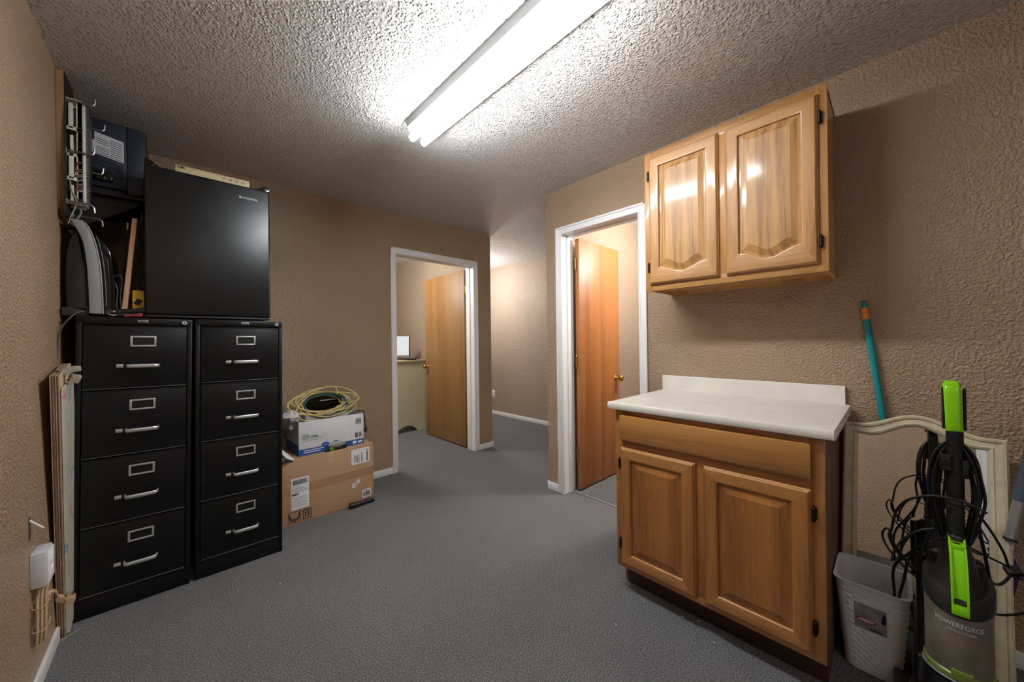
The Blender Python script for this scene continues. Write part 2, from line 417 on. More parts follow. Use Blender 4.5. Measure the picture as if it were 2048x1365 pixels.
# baseboards
def base(name, segs):
    b = MB()
    for lo, hi in segs: b.box(lo, hi, .004)
    struct(b.build(name, WHITE_TRIM))
bb = .012; bh = .062
base('baseboard_left', [((XL, -.44, 0), (XL+bb, 2.385, bh))])
base('baseboard_back', [((1.13, YB-bb, 0), (1.472, YB, bh)), ((2.486, YB-bb, 0), (XC+bb, YB, bh)), ((XC, YB-bb, 0), (XC+bb, 6.6, bh))])
base('baseboard_right', [((XR-bb, 1.857, 0), (XR, YC+bb, bh)), ((XR-bb, -2.0, 0), (XR, .10, bh)), ((XR-bb, YC, 0), (XH, YC+bb, bh))])
base('baseboard_hall', [((XH-bb, YC+bb, 0), (XH, 6.6, bh))])
base('baseboard_office', [((2.615-bb, YB+WT+.06, 0), (2.615, 6.6, bh))])

# door casings and jambs
def casing(name, along, plane, side, a0, a1, top, wt, w=.056):
    """along 'X' or 'Y'; plane coordinate of wall face; side = sign of the outward normal of that face"""
    def B(b, a_lo, a_hi, d_lo, d_hi, z0, z1, bev=.003):
        d0, d1 = sorted((plane+side*d_lo, plane+side*d_hi))
        if along == 'X': b.box((a_lo, d0, z0), (a_hi, d1, z1), bev)
        else: b.box((d0, a_lo, z0), (d1, a_hi, z1), bev)
    b = MB()
    for face in (0, 1):
        f = (lambda d: d) if face == 0 else (lambda d: -wt-d)
        for lo, hi, outer in ((a0-w, a0, 0), (a1, a1+w, 1)):
            B(b, lo, hi, f(0), f(.010), 0, top+w)
            o0, o1 = (lo, lo+.016) if not outer else (hi-.016, hi)
            B(b, o0, o1, f(0), f(.017), 0, top+w)
            i0, i1 = (hi-.012, hi-.004) if not outer else (lo+.004, lo+.012)
            B(b, i0, i1, f(0), f(.014), 0, top+w*.15)
        B(b, a0-w, a1+w, f(0), f(.0105), top, top+w); B(b, a0-w, a1+w, f(0), f(.017), top+w-.016, top+w)
    B(b, a0-j, a0, 0, -wt, 0, top+j, 0); B(b, a1, a1+j, 0, -wt, 0, top+j, 0); B(b, a0-j, a1+j, 0, -wt, top, top+j, 0)
    # stops
    s0, s1 = -wt*.45, -wt*.45-.034
    B(b, a0, a0+.010, s0, s1, 0, top, .002); B(b, a1-.010, a1, s0, s1, 0, top, .002); B(b, a0, a1, s0, s1, top-.010, top, .002)
    return struct(b.build(name, WHITE_TRIM))
casing('trim_1', 'X', YB, -1, D1[0], D1[1], D1[2], WT)
casing('trim_2', 'Y', XR, -1, D2[0], D2[1], D2[2], WT)
casing('trim_3', 'Y', XL, 1, D3[0], D3[1], 2.06, WT)
b = MB(); b.box((XL-.10, D3[0], .01), (XL-.06, D3[1], 2.05)); struct(b.build('door_3', WHITE_TRIM))
b = MB(); b.box((XR+.085, D2[0], 0), (XR+.10, D2[1], .006), .002); struct(b.build('trim_4', plain('threshold_metal', srgb(170, 160, 150), .4, .4)))

# doors
def knob(b, p, n):
    n = Vector(n); p = Vector(p)
    b.cyl(p, p+n*.006, .031, .029, 24); b.cyl(p+n*.006, p+n*.034, .011, .011, 16)
    d = n.normalized(); a = d.orthogonal().normalized(); c = d.cross(a)
    prof = [(.012, .030), (.022, .036), (.0275, .046), (.027, .056), (.020, .064), (.010, .066)]
    b.loft([[p+d*z+(a*math.cos(2*PI*i/22)+c*math.sin(2*PI*i/22))*r for i in range(22)] for r, z in prof])
def door_leaf(name, lo, hi, mat, knob_p, knob_n, hinges, hdir):
    lo = Vector(lo); hi = Vector(hi)
    b = MB(lo); b.box(lo, hi, .002); d = struct(b.build(name, mat, loc=lo))
    b = MB(lo)
    n = Vector(knob_n); th = abs((hi-lo).dot(n)); p = Vector(knob_p)
    knob(b, p, n); knob(b, p-n*th, -n)
    part(b.build('knob', BRASS, d), 'round brass knob')
    for h in hinges:
        b = MB(lo); h = Vector(h); hd = Vector(hdir)
        b.cyl(h-Vector((0, 0, .045)), h+Vector((0, 0, .045)), .0075, n=12); b.cyl(h-Vector((0, 0, .053)), h-Vector((0, 0, .045)), .005, .0075, 12); b.cyl(h+Vector((0, 0, .045)), h+Vector((0, 0, .053)), .0075, .005, 12)
        for sgn in (0, 1):
            q = hd*(.030) if sgn else Vector((-hd.y, hd.x, 0))*.0
            if sgn:
                c = h+hd*.017; sz = Vector((max(abs(hd.x)*.034, .004), max(abs(hd.y)*.034, .004), .09)); b.box(c-sz/2, c+sz/2, .0008)
        b.build('hinge', BRASS, d)
    return d
door_leaf('door_1', (2.430, 3.385, .012), (2.466, 4.276, 2.052), DOOR_OAK, (2.430, 4.215, .905), (-1, 0, 0),
          [(2.440, 3.372, z) for z in (1.815, 1.05, .262)], (0, 1, 0))
door_leaf('door_2', (2.392, 1.745, .012), (3.000, 1.781, 2.052), DOOR_RED, (2.945, 1.745, .875), (0, -1, 0),
          [(2.384, 1.772, z) for z in (1.845, 1.05, .30)], (1, 0, 0))

# ------------------------------------------------------------------ ceiling fixture
t = thing('ceiling_light', 'white two-tube fluorescent fixture lit on the popcorn ceiling', 'ceiling light', (1.0, 1.2, 2.44))
off = (1.0, 1.2, 2.44); L0, L1 = .585, 1.805
b = MB(off); b.prism([(.925, L0, 2.44), (.930, L0, 2.396), (.945, L0, 2.385), (1.085, L0, 2.385), (1.105, L0, 2.396), (1.105, L0, 2.44)], (0, L1-L0, 0), bev=.002)
b.build('housing', WHITE_ENAMEL, t)
for x in (.954, 1.024):
    b = MB(off); b.cyl((x, L0+.012, 2.342), (x, L1-.006, 2.342), .0185, n=20, bev=.004); b.build('tube', TUBE, t)
    for y0, y1 in ((L0-.004, L0+.012), (L1-.006, L1+.010)):
        b = MB(off); ym = L0+.004 if y0 < 1 else L1-.010
        b.box((x-.009, ym, 2.352), (x+.009, ym+.008, 2.388), .002); b.build('lamp_holder', WHITE_ENAMEL, t)

# ------------------------------------------------------------------ raised panel doors for the cabinets
def rp_door(parent, name, w, h, mats_frame, mat_panel, th=.020, st=.055, arch=0.0, nb=24, loc=(0, 0, 0)):
    """local frame: x = across (0..w), z = up, front faces -y."""
    def outline(d, yoff):
        pts = []
        x0, x1 = st+d, w-st-d
        for k in range(nb+1):
            s = k/nb; x = x0+(x1-x0)*s
            u = (s-.5)*2
            dip = arch*(.5+.5*math.cos(PI*min(1, abs(u)/.97))) if arch else 0
            pts.append(Vector((x, yoff, st+arch+d-dip)))
        pts.append(Vector((x1, yoff, h-st-d))); pts.append(Vector((x0, yoff, h-st-d)))
        return pts
    def outer(d, yoff):
        pts = [Vector((d+(w-2*d)*k/nb, yoff, d)) for k in range(nb+1)]
        return pts+[Vector((w-d, yoff, h-d)), Vector((d, yoff, h-d))]
    d = bpy.data.objects.new(name, None)
    b = MB()
    rings = [outline(0, 0), outer(0, 0), outer(0, -th*.45), outer(.004, -th*.6), outer(.006, -th*.85), outer(.010, -th),
             outline(-.008, -th), outline(-.003, -th+.0015), outline(0, -th+.005), outline(0, -th+.012)]
    mats = lambda i, jx: 1 if jx < nb or jx == nb+1 else 0
    b.loft(rings, cap0=False, cap1=False, mats=mats)
    do = b.build(name, mats_frame, parent, loc, smooth=25)
    b = MB()
    rings = [outline(-.004, -th+.012), outline(.010, -th+.0105), outline(.013, -th+.009), outline(.033, -th+.0025), outline(.035, -th+.0015)]
    b.loft(rings, cap0=False, cap1=True)
    b.build('panel', mat_panel, do, smooth=8)
    return do
def hinge(parent, p, n=1):
    b = MB(); p = Vector(p)
    b.cyl(p+Vector((0, -.010, -.022)), p+Vector((0, -.010, .022)), .0062, n=14, bev=.002); b.cyl(p+Vector((0, -.010, -.028)), p+Vector((0, -.010, -.022)), .003, .005, 12); b.cyl(p+Vector((0, -.010, .022)), p+Vector((0, -.010, .028)), .005, .003, 12)
    b.box(p+Vector((-.008, -.006, -.020)), p+Vector((.008, 0.001, .020)), .001)
    b.build('hinge', HINGE_BLACK, parent)

# cabinets stand against the right wall: local x runs along world -Y, local -y faces world -X
RZ = -PI/2
# local (x,y,z) -> world (X = y, Y = -x) for rotation -90deg : x->-Y, y->+X
UY0, UY1 = .176, .949; UX = 1.926; UZ0, UZ1 = 1.491, 2.254
t = thing('wall_cabinet', 'honey oak wall cabinet with two raised-panel doors, hung high beside the right doorway', 'cabinet', (UX, UY1, UZ0), (0, 0, RZ))
W, HH, DP = UY1-UY0, UZ1-UZ0, XR-UX
b = MB(); b.box((0.003, .019, .004), (.018, DP, HH)); b.box((W-.018, .019, .004), (W-.003, DP, HH)); b.box((.003, .019, HH-.016), (W-.003, DP, HH)); b.box((.018, .019, .022), (W-.018, DP, .036)); b.box((.018, DP-.008, .02), (W-.018, DP, HH))
b.box((.018, DP-.022, .001), (W-.018, DP, .022))
part(b.build('carcass', wood_mat('oak_ply_side', srgb(206, 158, 104), srgb(176, 126, 76), 'Z', rough=.4, coat=.1), t), 'plain oak box with open recessed underside')
def face_frame(t, W, HH, z0, rails, stiles, mv, mh, sw=.038):
    b = MB()
    b.box((0, 0, z0), (sw, .019, HH), .0012); b.box((W-sw, 0, z0), (W, .019, HH), .0012)
    for (r0, r1) in rails: b.box((sw, .0004, r0), (W-sw, .019, r1), .0005, mat=1)
    for (c, r0, r1) in stiles: b.box((c-sw/2, .0002, r0), (c+sw/2, .019, r1), .0005)
    b.build('face_frame', [mv, mh], t)
face_frame(t, W, HH, 0, [(0, .045), (HH-.045, HH)], [(W/2, .045, HH-.045)], OAK_V, OAK_H)
dz0, dz1 = .034, .727
d1 = rp_door(t, 'door', .345, dz1-dz0, [OAK_V, OAK_H], OAK_P, arch=.036, loc=(.030, 0, dz0))
d2 = rp_door(t, 'door', .338, dz1-dz0, [OAK_V, OAK_H], OAK_P, arch=.036, loc=(W-.367, 0, dz0))
for z in (.095, .600): hinge(d1, (-.006, 0, z)); hinge(d2, (.338+.006, 0, z-.005))

# base cabinet
BX, BY0, BY1 = 1.592, .164, .950; BZ = .112
t = thing('base_cabinet', 'oak base cabinet with a false drawer front over two doors, under the cream worktop', 'cabinet', (BX, BY1, 0), (0, 0, RZ))
W = BY1-BY0; HH = .876; DP = XR-BX-.012
b = MB(); b.box((.003, .019, BZ), (.019, DP, HH)); b.box((W-.022, .019, BZ), (W-.006, DP, HH)); b.box((.019, DP-.01, BZ), (W-.019, DP, HH)); b.box((.019, .019, BZ), (W-.019, DP, BZ+.016)); b.box((.019, .05, HH-.02), (W-.019, DP, HH))
b.box((.003, .078, 0), (.019, DP, BZ)); b.box((W-.022, .078, 0), (W-.006, DP, BZ))
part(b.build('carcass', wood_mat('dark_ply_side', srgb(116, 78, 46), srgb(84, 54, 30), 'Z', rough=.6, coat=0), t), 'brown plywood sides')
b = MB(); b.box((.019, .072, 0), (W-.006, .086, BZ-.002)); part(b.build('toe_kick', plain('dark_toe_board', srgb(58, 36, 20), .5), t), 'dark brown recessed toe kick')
face_frame(t, W, HH, BZ, [(BZ, BZ+.035), (.700, .735), (HH-.03, HH)], [(W/2, BZ+.03, .705)], OAK2_V, OAK2_H)
b = MB(); b.box((.030, -.020, .735), (W-.034, -.0005, .858), .006); part(b.build('drawer_front', OAK2_H, t), 'wide plain oak false drawer front')
d1 = rp_door(t, 'door', .345, .565, [OAK2_V, OAK2_H], OAK2_P, loc=(.030, 0, .136))
d2 = rp_door(t, 'door', .346, .565, [OAK2_V, OAK2_H], OAK2_P, loc=(W-.380, 0, .136))
for z in (.095, .485): hinge(d1, (-.006, 0, z)); hinge(d2, (.346+.006, 0, z))
# worktop
t = thing('countertop', 'cream laminate worktop with low backsplash on the oak base cabinet', 'countertop', (BX, .56, .876))
off = (BX, .56, .876); cy0, cy1 = .137, .980; cx = 1.566
b = MB(off)
prof = [(cx+.012, .880), (cx+.002, .884), (cx, .892), (cx, .906), (cx+.004, .913), (cx+.014, .9160), (cx+.03, .9145), (XR-.022, .9145), (XR-.022, .8765), (cx+.03, .8765)]
b.prism([(x, cy0, z) for x, z in prof], (0, cy1-cy0, 0)); b.build('worktop', LAMINATE, t)
b = MB(off); b.prism([(XR-.021, cy0+.018, .878), (XR-.021, cy0+.018, .992), (XR-.018, cy0+.018, .998), (XR-.004, cy0+.018, .998), (XR-.002, cy0+.018, .99), (XR-.002, cy0+.018, .878)], (0, cy1-cy0, 0)); b.build('backsplash', LAMINATE, t)

# ------------------------------------------------------------------ filing cabinets
def file_cabinet(label, cx, lean, w=.387, h=1.357, dp=.665):
    t = thing('filing_cabinet', label, 'filing cabinet', (cx, 2.485, 0), (0, lean, 0), 'black four-drawer filing cabinets')
    x0, x1 = -w/2, w/2
    b = MB()
    b.box((x0, .002, 0), (x0+.018, dp, h), .002); b.box((x1-.018, .002, 0), (x1, dp, h), .002)
    b.box((x0+.004, .0, h-.034), (x1-.004, dp, h), .003); b.box((x0+.018, dp-.01, .01), (x1-.018, dp, h-.02))
    b.box((x0+.004, .004, 0), (x1-.004, .03, .090), .002); b.box((x0+.018, .025, .05), (x1-.018, .035, h-.03))
    b.build('body', BLACK_METAL, t)
    zs = [.095, .400, .711, 1.021, 1.323]
    for k in range(4):
        z0, z1 = zs[k]+.003, zs[k+1]-.005
        b = MB(); b.box((x0+.021, -.003, z0), (x1-.021, .024, z1), .0035); b.box((x0+.021, -.0045, z1-.006), (x1-.021, .002, z1-.0005), .001)
        d = b.build('drawer', BLACK_DRAWER, t)
        b = MB(); b.box((x0+.021, -.0058, z0-.0012), (x1-.021, .0, z0+.0010), .0004); part(b.build('edge_strip', EDGE_GLINT, d), 'thin grey strip painting the tube-light highlight along the drawer bottom')
        zc = z1
        b = MB(); lx0, lx1 = -.044+.018, .044+.018; a0, a1 = zc-.099, zc-.048
        fw = .008
        b.box((lx0, -.008, a0), (lx0+fw, -.002, a1), .0018); b.box((lx1-fw, -.008, a0), (lx1, -.002, a1), .0018)
        b.box((lx0, -.0078, a0), (lx1, -.002, a0+fw), .0018); b.box((lx0, -.0078, a1-fw), (lx1, -.002, a1), .0018)
        b.build('label_holder', CHROME, d)
        b = MB(); hz = zc-.190; r = .007; h0, h1 = -.036, .072
        pts = [(h0, -.002, hz), (h0+.001, -.020, hz), (h0+.008, -.032, hz), (h0+.03, -.0345, hz), (h1-.03, -.0345, hz), (h1-.008, -.032, hz), (h1-.001, -.020, hz), (h1, -.002, hz)]
        P = catmull([Vector(p) for p in pts], False, 4)
        rings = []
        for i, p in enumerate(P):
            dd = (P[min(i+1, len(P)-1)]-P[max(i-1, 0)]).normalized(); up = Vector((0, 0, 1)); sd = dd.cross(up).normalized()
            rings.append([p+up*.0085*math.sin(q)+sd*.0045*math.cos(q) for q in [2*PI*m/10 for m in range(10)]])
        b.loft(rings); b.build('handle', CHROME, d)
        b = MB(); b.box((-.070, -.007, hz-.008), (-.047, -.002, hz+.008), .0015); b.box((-.068, -.009, hz-.002), (-.049, -.006, hz+.002), .0008); b.build('latch', CHROME, d)
    b = MB(); b.box((-.002, -.0035, h-.021), (.033, .001, h-.011), .001); n = b.build('badge', CHROME, t)
    b = MB(); b.box((.002, -.0042, h-.0175), (.029, -.003, h-.0145)); b.build('badge_lettering', INK, n)
    b = MB(); b.lathe([(.0105, .002), (.0105, -.003), (.009, -.0055), (.002, -.006)], (x1-.030, 0, h-.018), 20, axis='Y'); l = b.build('lock', CHROME, t)
    b = MB(); b.box((x1-.0312, -.0068, h-.0225), (x1-.0288, -.005, h-.0135)); b.build('key_slot', INK, l)
    return t
file_cabinet('black four-drawer filing cabinet beside the left wall, the silver-banded machine on top', -.150, math.radians(.95))
file_cabinet('black four-drawer filing cabinet standing next to the cardboard box', .2585, math.radians(.55))

# ------------------------------------------------------------------ mini fridge and ruler
t = thing('mini_fridge', 'black compact refrigerator standing on top of the two filing cabinets', 'refrigerator', (.153, 2.505, 1.362))
off = (.153, 2.505, 1.362); fx0, fx1 = -.106, .411; fz1 = 2.118
b = MB(off); b.box((fx0+.004, 2.555, 1.366), (fx1-.004, 2.985, fz1-.006), .006); b.build('body', FRIDGE, t)
b = MB(off)
b.box((fx0, 2.503, 1.378), (fx1, 2.550, fz1), .010, 3); d = b.build('door', FRIDGE, t)
b = MB(off); b.box((fx0+.002, 2.512, 1.366), (fx1-.002, 2.56, 1.376), .002); b.build('kick_plate', DARK_GREY, t)
for x0, x1 in ((fx0+.001, fx0+.052), (fx1-.058, fx1)):
    b = MB(off)
    hi, lo = (x0, x1) if x0 < 0 else (x1, x0)
    b.prism([(hi, 2.508, fz1-.004), (lo, 2.508, fz1-.004), (lo, 2.508, fz1+.004), (hi+(lo-hi)*.45, 2.508, fz1+.024), (hi, 2.508, fz1+.028)], (0, .06, 0), bev=.003)
    b.build('hinge_cover', BLACK_GLOSS, t)
b = MB(off); b.prism([(.10+.06*math.cos(PI*k/10)*1.0, 2.5022, fz1-.006-.012*math.sin(PI*k/10)) for k in range(11)], (0, .004, 0)); b.build('grip_recess', BLACK_GLOSS, d)
vb = lambda p: Vector(p)-Vector(off)
g = MB(off); g.lathe([(.0065, 0), (.0065, -.0012), (.001, -.0012)], (.273, 2.503, 2.052), 6, axis='Y'); g.build('emblem', LOGO_WHITE, d)
text('lettering', 'BLACK&DECKER', .0128, vb((.283, 2.5026, 2.0475)), (1, 0, 0), (0, 0, 1), LOGO_WHITE, d, bold=.0004, sx=.72)
b = MB((.16, 2.545, fz1)); b.box((.008, 2.543, fz1+.001), (.320, 2.549, fz1+.047), .0008)
o = tag(b.build('yardstick', CREAM, loc=(.16, 2.545, fz1)), 'cream printed yardstick standing on edge across the top of the black fridge', 'yardstick')
b = MB((.16, 2.545, fz1))
for k in range(38):
    x = .012+k*.0081; hgt = .010 if k % 4 == 0 else .005
    b.box((x, 2.5422, fz1+.047-hgt), (x+.0011, 2.5431, fz1+.0465))
barcode(b, (.016, 2.543, fz1+.030), (1, 0, 0), (0, 0, 1), .028, .013, 12, .0008, 4)
b.build('tick_marks', INK, o)
vo = lambda p: Vector(p)-Vector((.16, 2.545, fz1))
text('numerals', '21  22  23  24', .018, vo((.196, 2.5425, fz1+.024)), (1, 0, 0), (0, 0, 1), INK, o)

# ------------------------------------------------------------------ boxy set near the ceiling, its shelf
b = MB((-.24, 2.85, 1.95)); b.box((XL+.001, 2.66, 1.972), (-.112, 3.20, 1.990), .002)
b.prism([(XL+.001, 2.70, 1.972), (XL+.001, 2.70, 1.80), (XL+.03, 2.70, 1.80), (-.13, 2.70, 1.955), (-.13, 2.70, 1.972)], (0, .012, 0))
tag(b.build('wall_shelf', DARK_WOOD, loc=(-.24, 2.85, 1.95)), 'dark narrow wall shelf under the navy boxy set near the ceiling', 'shelf')
off = (-.235, 2.70, 1.990)
t = thing('television', 'navy boxy set with white label and side vents, on the shelf above the machine', 'television', off)
b = MB(off)
b.prism([(XL+.006, 2.70, 2.022), (-.172, 2.70, 2.022), (-.172, 2.70, 2.355), (XL+.006, 2.70, 2.365)], (0, .44, 0), bev=.008)
b.box((XL+.02, 2.72, 1.990), (-.18, 3.12, 2.03), .004)
b.build('shell', NAVY, t)
b = MB(off); b.prism([(-.173, 2.696, 2.000), (-.106, 2.696, 2.012), (-.103, 2.696, 2.10), (-.106, 2.696, 2.346), (-.118, 2.696, 2.352), (-.173, 2.696, 2.354)], (0, .448, 0), bev=.006); b.build('bezel', NAVY, t)
b = MB(off); b.prism([(-.283, 2.6995, 2.289), (-.1845, 2.6995, 2.268), (-.1845, 2.6995, 2.160), (-.340, 2.6995, 2.193), (-.340, 2.6995, 2.258), (-.283, 2.6995, 2.246)], (0, -.0012, 0)); lb = b.build('label_sticker', PAPER, t)
b = MB(off)
for k in range(9):
    z = 2.270-k*.0105
    for (u0, u1) in ((-.278, -.236), (-.231, -.190)):
        if k in (0, 4) and u0 < -.25: continue
        b.prism([(u0, 2.698, z+(-.283-u0)*.21), (u1, 2.698, z+(-.283-u1)*.21), (u1, 2.698, z+.0028+(-.283-u1)*.21), (u0, 2.698, z+.0028+(-.283-u0)*.21)], (0, -.0008, 0))
for k in range(4):
    z = 2.242-k*.011; b.prism([(-.334, 2.698, z+.008), (-.288, 2.698, z), (-.288, 2.698, z+.0028), (-.334, 2.698, z+.0108)], (0, -.0008, 0))
b.build('label_print', LABEL_GREY, lb)
b = MB(off)
for k in range(7):
    z = 2.140-k*.0100; x0 = -.34 if k < 3 else -.215
    b.prism([(x0, 2.700, z+(-.18-x0)*.10), (-.188, 2.700, z), (-.188, 2.700, z+.0042), (x0, 2.700, z+.0042+(-.18-x0)*.10)], (0, -.004, 0))
b.build('vent_louvre', NAVY, t)
b = MB(off); b.box((-.345, 2.685, 2.048), (-.222, 2.703, 2.100), .006); h = b.build('handle_recess', BLACK_GLOSS, t)
b = MB(off); b.cyl((-.28, 2.686, 2.074), (-.28, 2.683, 2.074), .004, n=10); b.build('screw', STEEL, h)

# ------------------------------------------------------------------ telephone wiring panel on the left wall
off = (XL, 2.62, 1.8)
t = thing('wiring_panel', 'plywood telephone board with pale punch-down blocks and metal hooks, high on the left wall', 'wiring panel', off)
b = MB(off); bx = XL+.024
b.prism([(XL+.001, 2.470, 2.432), (XL+.001, 2.505, 1.835), (XL+.001, 2.600, 1.775), (XL+.001, 2.665, 1.775), (XL+.001, 2.665, 2.432)], (.023, 0, 0)); bk = b.build('backboard', BACKBOARD, t)
b = MB(off); b.box((bx-.0005, 2.478, 1.80), (bx+.003, 2.662, 2.43)); part(b.build('board_face', DARK_WOOD, bk), 'dark brown board face')
Zt, Zb = 2.325, 1.868
b = MB(off); y0, y1 = 2.505, 2.580
zz = [Zt, 2.20, 2.083, 1.975, Zb]
for yy in (y0, y1):
    b.box((bx+.034, yy, Zb), (bx+.048, yy+.003, Zt), .0008)
    for k, z in enumerate(zz):
        b.box((bx, yy, z-.008), (bx+.048, yy+.003, z+.008), .0008)
        if k < 4: b.box((bx+.008+.004*(k % 2), yy, zz[k+1]), (bx+.022, yy+.003, z if k % 2 == 0 else z-.03), .0006)
b.box((bx+.030, y0, Zb), (bx+.050, y1, Zt), .002)
b.build('block_bracket', BLOCK_PLASTIC, t)
b = MB(off); b.box((bx+.048, y0-.002, Zb-.002), (bx+.058, y1+.002, Zt), .001); cb = b.build('terminal_block', BLOCK_PLASTIC, t)
b = MB(off); n = 52
for k in range(n):
    z = Zb+.006+(Zt-Zb-.012)*k/(n-1)
    for u in (.058, .064):
        b.box((bx+u-.001, y0-.001, z), (bx+u+.0045, y0+.0015, z+.0045)); b.box((bx+u+.003, y0+.003, z), (bx+u+.0045, y1, z+.0045))
cp = part(b.build('terminal_clip', STEEL, cb), 'two columns of metal punch-down clips')
for i, (z, y, L, up) in enumerate([(2.316, 2.488, .088, 1), (2.262, 2.61, .105, 1), (2.092, 2.490, .084, 1), (2.054, 2.62, .098, 1), (1.866, 2.492, .082, -1), (1.836, 2.62, .094, -1)]):
    b = MB(off)
    b.tube([(bx, y, z), (bx+L*.5, y, z+.002), (bx+L-.016, y+.002, z+.001), (bx+L-.004, y+.003, z+.006*up), (bx+L, y+.004, z+.020*up), (bx+L, y+.004, z+.034*up)], .0042, 8)
    b.box((bx-.001, y-.006, z-.013), (bx+.005, y+.006, z+.013), .001)
    b.build('hook', STEEL, t)
rnd = random.Random(3)
for nm, c, n, cz in (('red_wire', srgb(150, 62, 54), 12, 2.0), ('violet_wire', srgb(98, 88, 124), 10, 1.95), ('pale_wire', srgb(190, 182, 172), 12, 1.97), ('brown_wire', srgb(120, 74, 44), 5, 2.16)):
    b = MB(off)
    for k in range(n):
        z0 = cz+rnd.uniform(-.075, .05); zc = 1.945 if cz < 2.1 else 2.16
        b.tube([(bx+.004, 2.53+rnd.uniform(0, .04), zc+rnd.uniform(-.02, .02)), (bx+.018, 2.515+rnd.uniform(0, .02), (zc+z0)/2+rnd.uniform(-.02, .02)), (bx+.034, 2.502, z0), (bx+.050, 2.502, z0+.004)], .0011, 5, sub=3)
    b.build(nm, plain(nm, c, .5), t)
b = MB(off); b.tube([(bx+.01, 2.51, 2.00), (bx+.013, 2.505, 1.93), (bx+.03, 2.50, 1.87), (bx+.012, 2.50, 1.80), (bx+.004, 2.51, 1.77)], .0022, 6); b.tube([(bx+.03, 2.56, 1.865), (bx+.035, 2.56, 1.84), (bx+.02, 2.56, 1.80), (bx+.012, 2.56, 1.78)], .0035, 6); b.build('grey_wire', plain('grey_wire', srgb(150, 148, 138), .5), t)

# ------------------------------------------------------------------ banded machine and clutter on the left filing cabinet
off = (-.27, 2.53, 1.361)
t = thing('countertop_machine', 'upright rounded black machine with a wide silver band, on the left filing cabinet', 'appliance', off)
def cv(pts, sub=5): return [Vector((p[0], 0, p[1])) for p in pts] if sub == 1 else catmull([Vector((p[0], 0, p[1])) for p in pts], False, sub)
def slab(mb, left, right, y0, y1, bev=.004):
    poly = left + right[::-1]
    mb.prism([(p.x, y0, p.z) for p in poly], (0, y1-y0, 0), bev=bev)
bl = cv([(-.352, 1.392), (-.355, 1.50), (-.353, 1.60), (-.343, 1.69), (-.322, 1.755), (-.318, 1.765)]); br = cv([(-.283, 1.372), (-.285, 1.50), (-.291, 1.62), (-.302, 1.71), (-.318, 1.765)])
b = MB(off); slab(b, bl, br[:-1], 2.515, 2.76, .010); rear = b.build('rear_shell', plain('matte_black_shell', srgb(21, 23, 24), .55, bump=.1, bscale=700, bdist=.0005), t)
b = MB(off)
for k in range(8): b.box((-.353, 2.5135, 1.452+k*.0105), (-.332, 2.518, 1.4565+k*.0105), .0004)
b.build('vent_slot', BLACK_RUB, rear)
sl = cv([(-.284, 1.372), (-.286, 1.50), (-.292, 1.62), (-.304, 1.71), (-.338, 1.795)]); sr = cv([(-.242, 1.372), (-.2445, 1.50), (-.251, 1.61), (-.264, 1.70), (-.281, 1.76), (-.300, 1.793)])
b = MB(off); slab(b, sl, sr, 2.500, 2.77, .004); band = b.build('silver_band', SILVER_PLASTIC, t)
b = MB(off); b.tube([(p.x+.001, 2.4985, p.z) for p in sr[:-2]], .0013, 6, sub=1); b.build('bright_edge', LOGO_WHITE, band)
fl = cv([(-.241, 1.366), (-.2435, 1.50), (-.250, 1.61), (-.263, 1.70), (-.283, 1.765)]); fr = cv([(-.207, 1.366), (-.207, 1.50), (-.211, 1.60), (-.219, 1.668), (-.247, 1.715), (-.281, 1.768)])
b = MB(off); slab(b, fl, fr[:-1], 2.510, 2.76, .008); fs = b.build('front_shell', BLACK_GLOSS, t)
b = MB(off); b.tube([(p.x+.010, 2.508, p.z) for p in fl[2:-3]], .0012, 6, sub=1); b.build('seam_line', SILVER_PLASTIC, fs)
b = MB(off)
for k in range(5): b.box((-.236+k*.0055, 2.5075, 1.375), (-.233+k*.0055, 2.512, 1.395))
b.build('grille', DARK_GREY, fs)
b = MB(off); b.box((-.366, 2.515, 1.3615), (-.285, 2.74, 1.400), .004); b.build('foot', DARK_GREY, t)

b = MB((-.16, 2.56, 1.361))
b.prism([(-.190, 2.545, 1.362), (-.172, 2.545, 1.362), (-.131, 2.56, 1.853), (-.149, 2.56, 1.853)], (0, .045, 0), bev=.0015)
tag(b.build('pine_board', PINE, loc=(-.16, 2.56, 1.361)), 'bare tan pine board leaning beside the fridge on the left filing cabinet', 'board')
b = MB((-.13, 2.62, 1.361))
b.prism([(-.160, 2.61, 1.362), (-.136, 2.61, 1.362), (-.112, 2.62, 1.90), (-.124, 2.62, 1.90)], (0, .03, 0), bev=.001)
tag(b.build('dark_board', DARK_WOOD, loc=(-.13, 2.62, 1.361)), 'dark stained strip of wood standing between the pine board and the fridge', 'board')
t = thing('dowel_rod', 'thin dark rod with a brass tip leaning left of the pine board', 'rod', (-.195, 2.585, 1.362))
b = MB((-.195, 2.585, 1.362)); b.cyl((-.196, 2.585, 1.362), (-.168, 2.60, 1.80), .004, n=10); b.build('shaft', DARK_WOOD, t)
b = MB((-.195, 2.585, 1.362)); b.cyl((-.168, 2.60, 1.80), (-.1665, 2.601, 1.835), .005, .004, 10); b.build('tip', BRASS, t)
off = (-.129, 2.58, 1.361)
t = thing('yellow_tin', 'small yellow tin with a black emblem, standing next to the fridge on the filing cabinet', 'tin', off)
b = MB(off); b.box((-.152, 2.562, 1.362), (-.110, 2.60, 1.498), .004, 2); c = b.build('can', YELLOW_TIN, t)
b = MB(off); b.prism([(-.132+.013*math.cos(a)+.004*math.sin(3*a), 2.562, 1.440+.016*math.sin(a)) for a in [2*PI*k/14 for k in range(14)]], (0, -.0008, 0)); b.build('emblem', INK, c)
b = MB(off); b.cyl((-.131, 2.58, 1.498), (-.131, 2.58, 1.508), .010, n=14, bev=.002); b.build('cap', DARK_GREY, t)
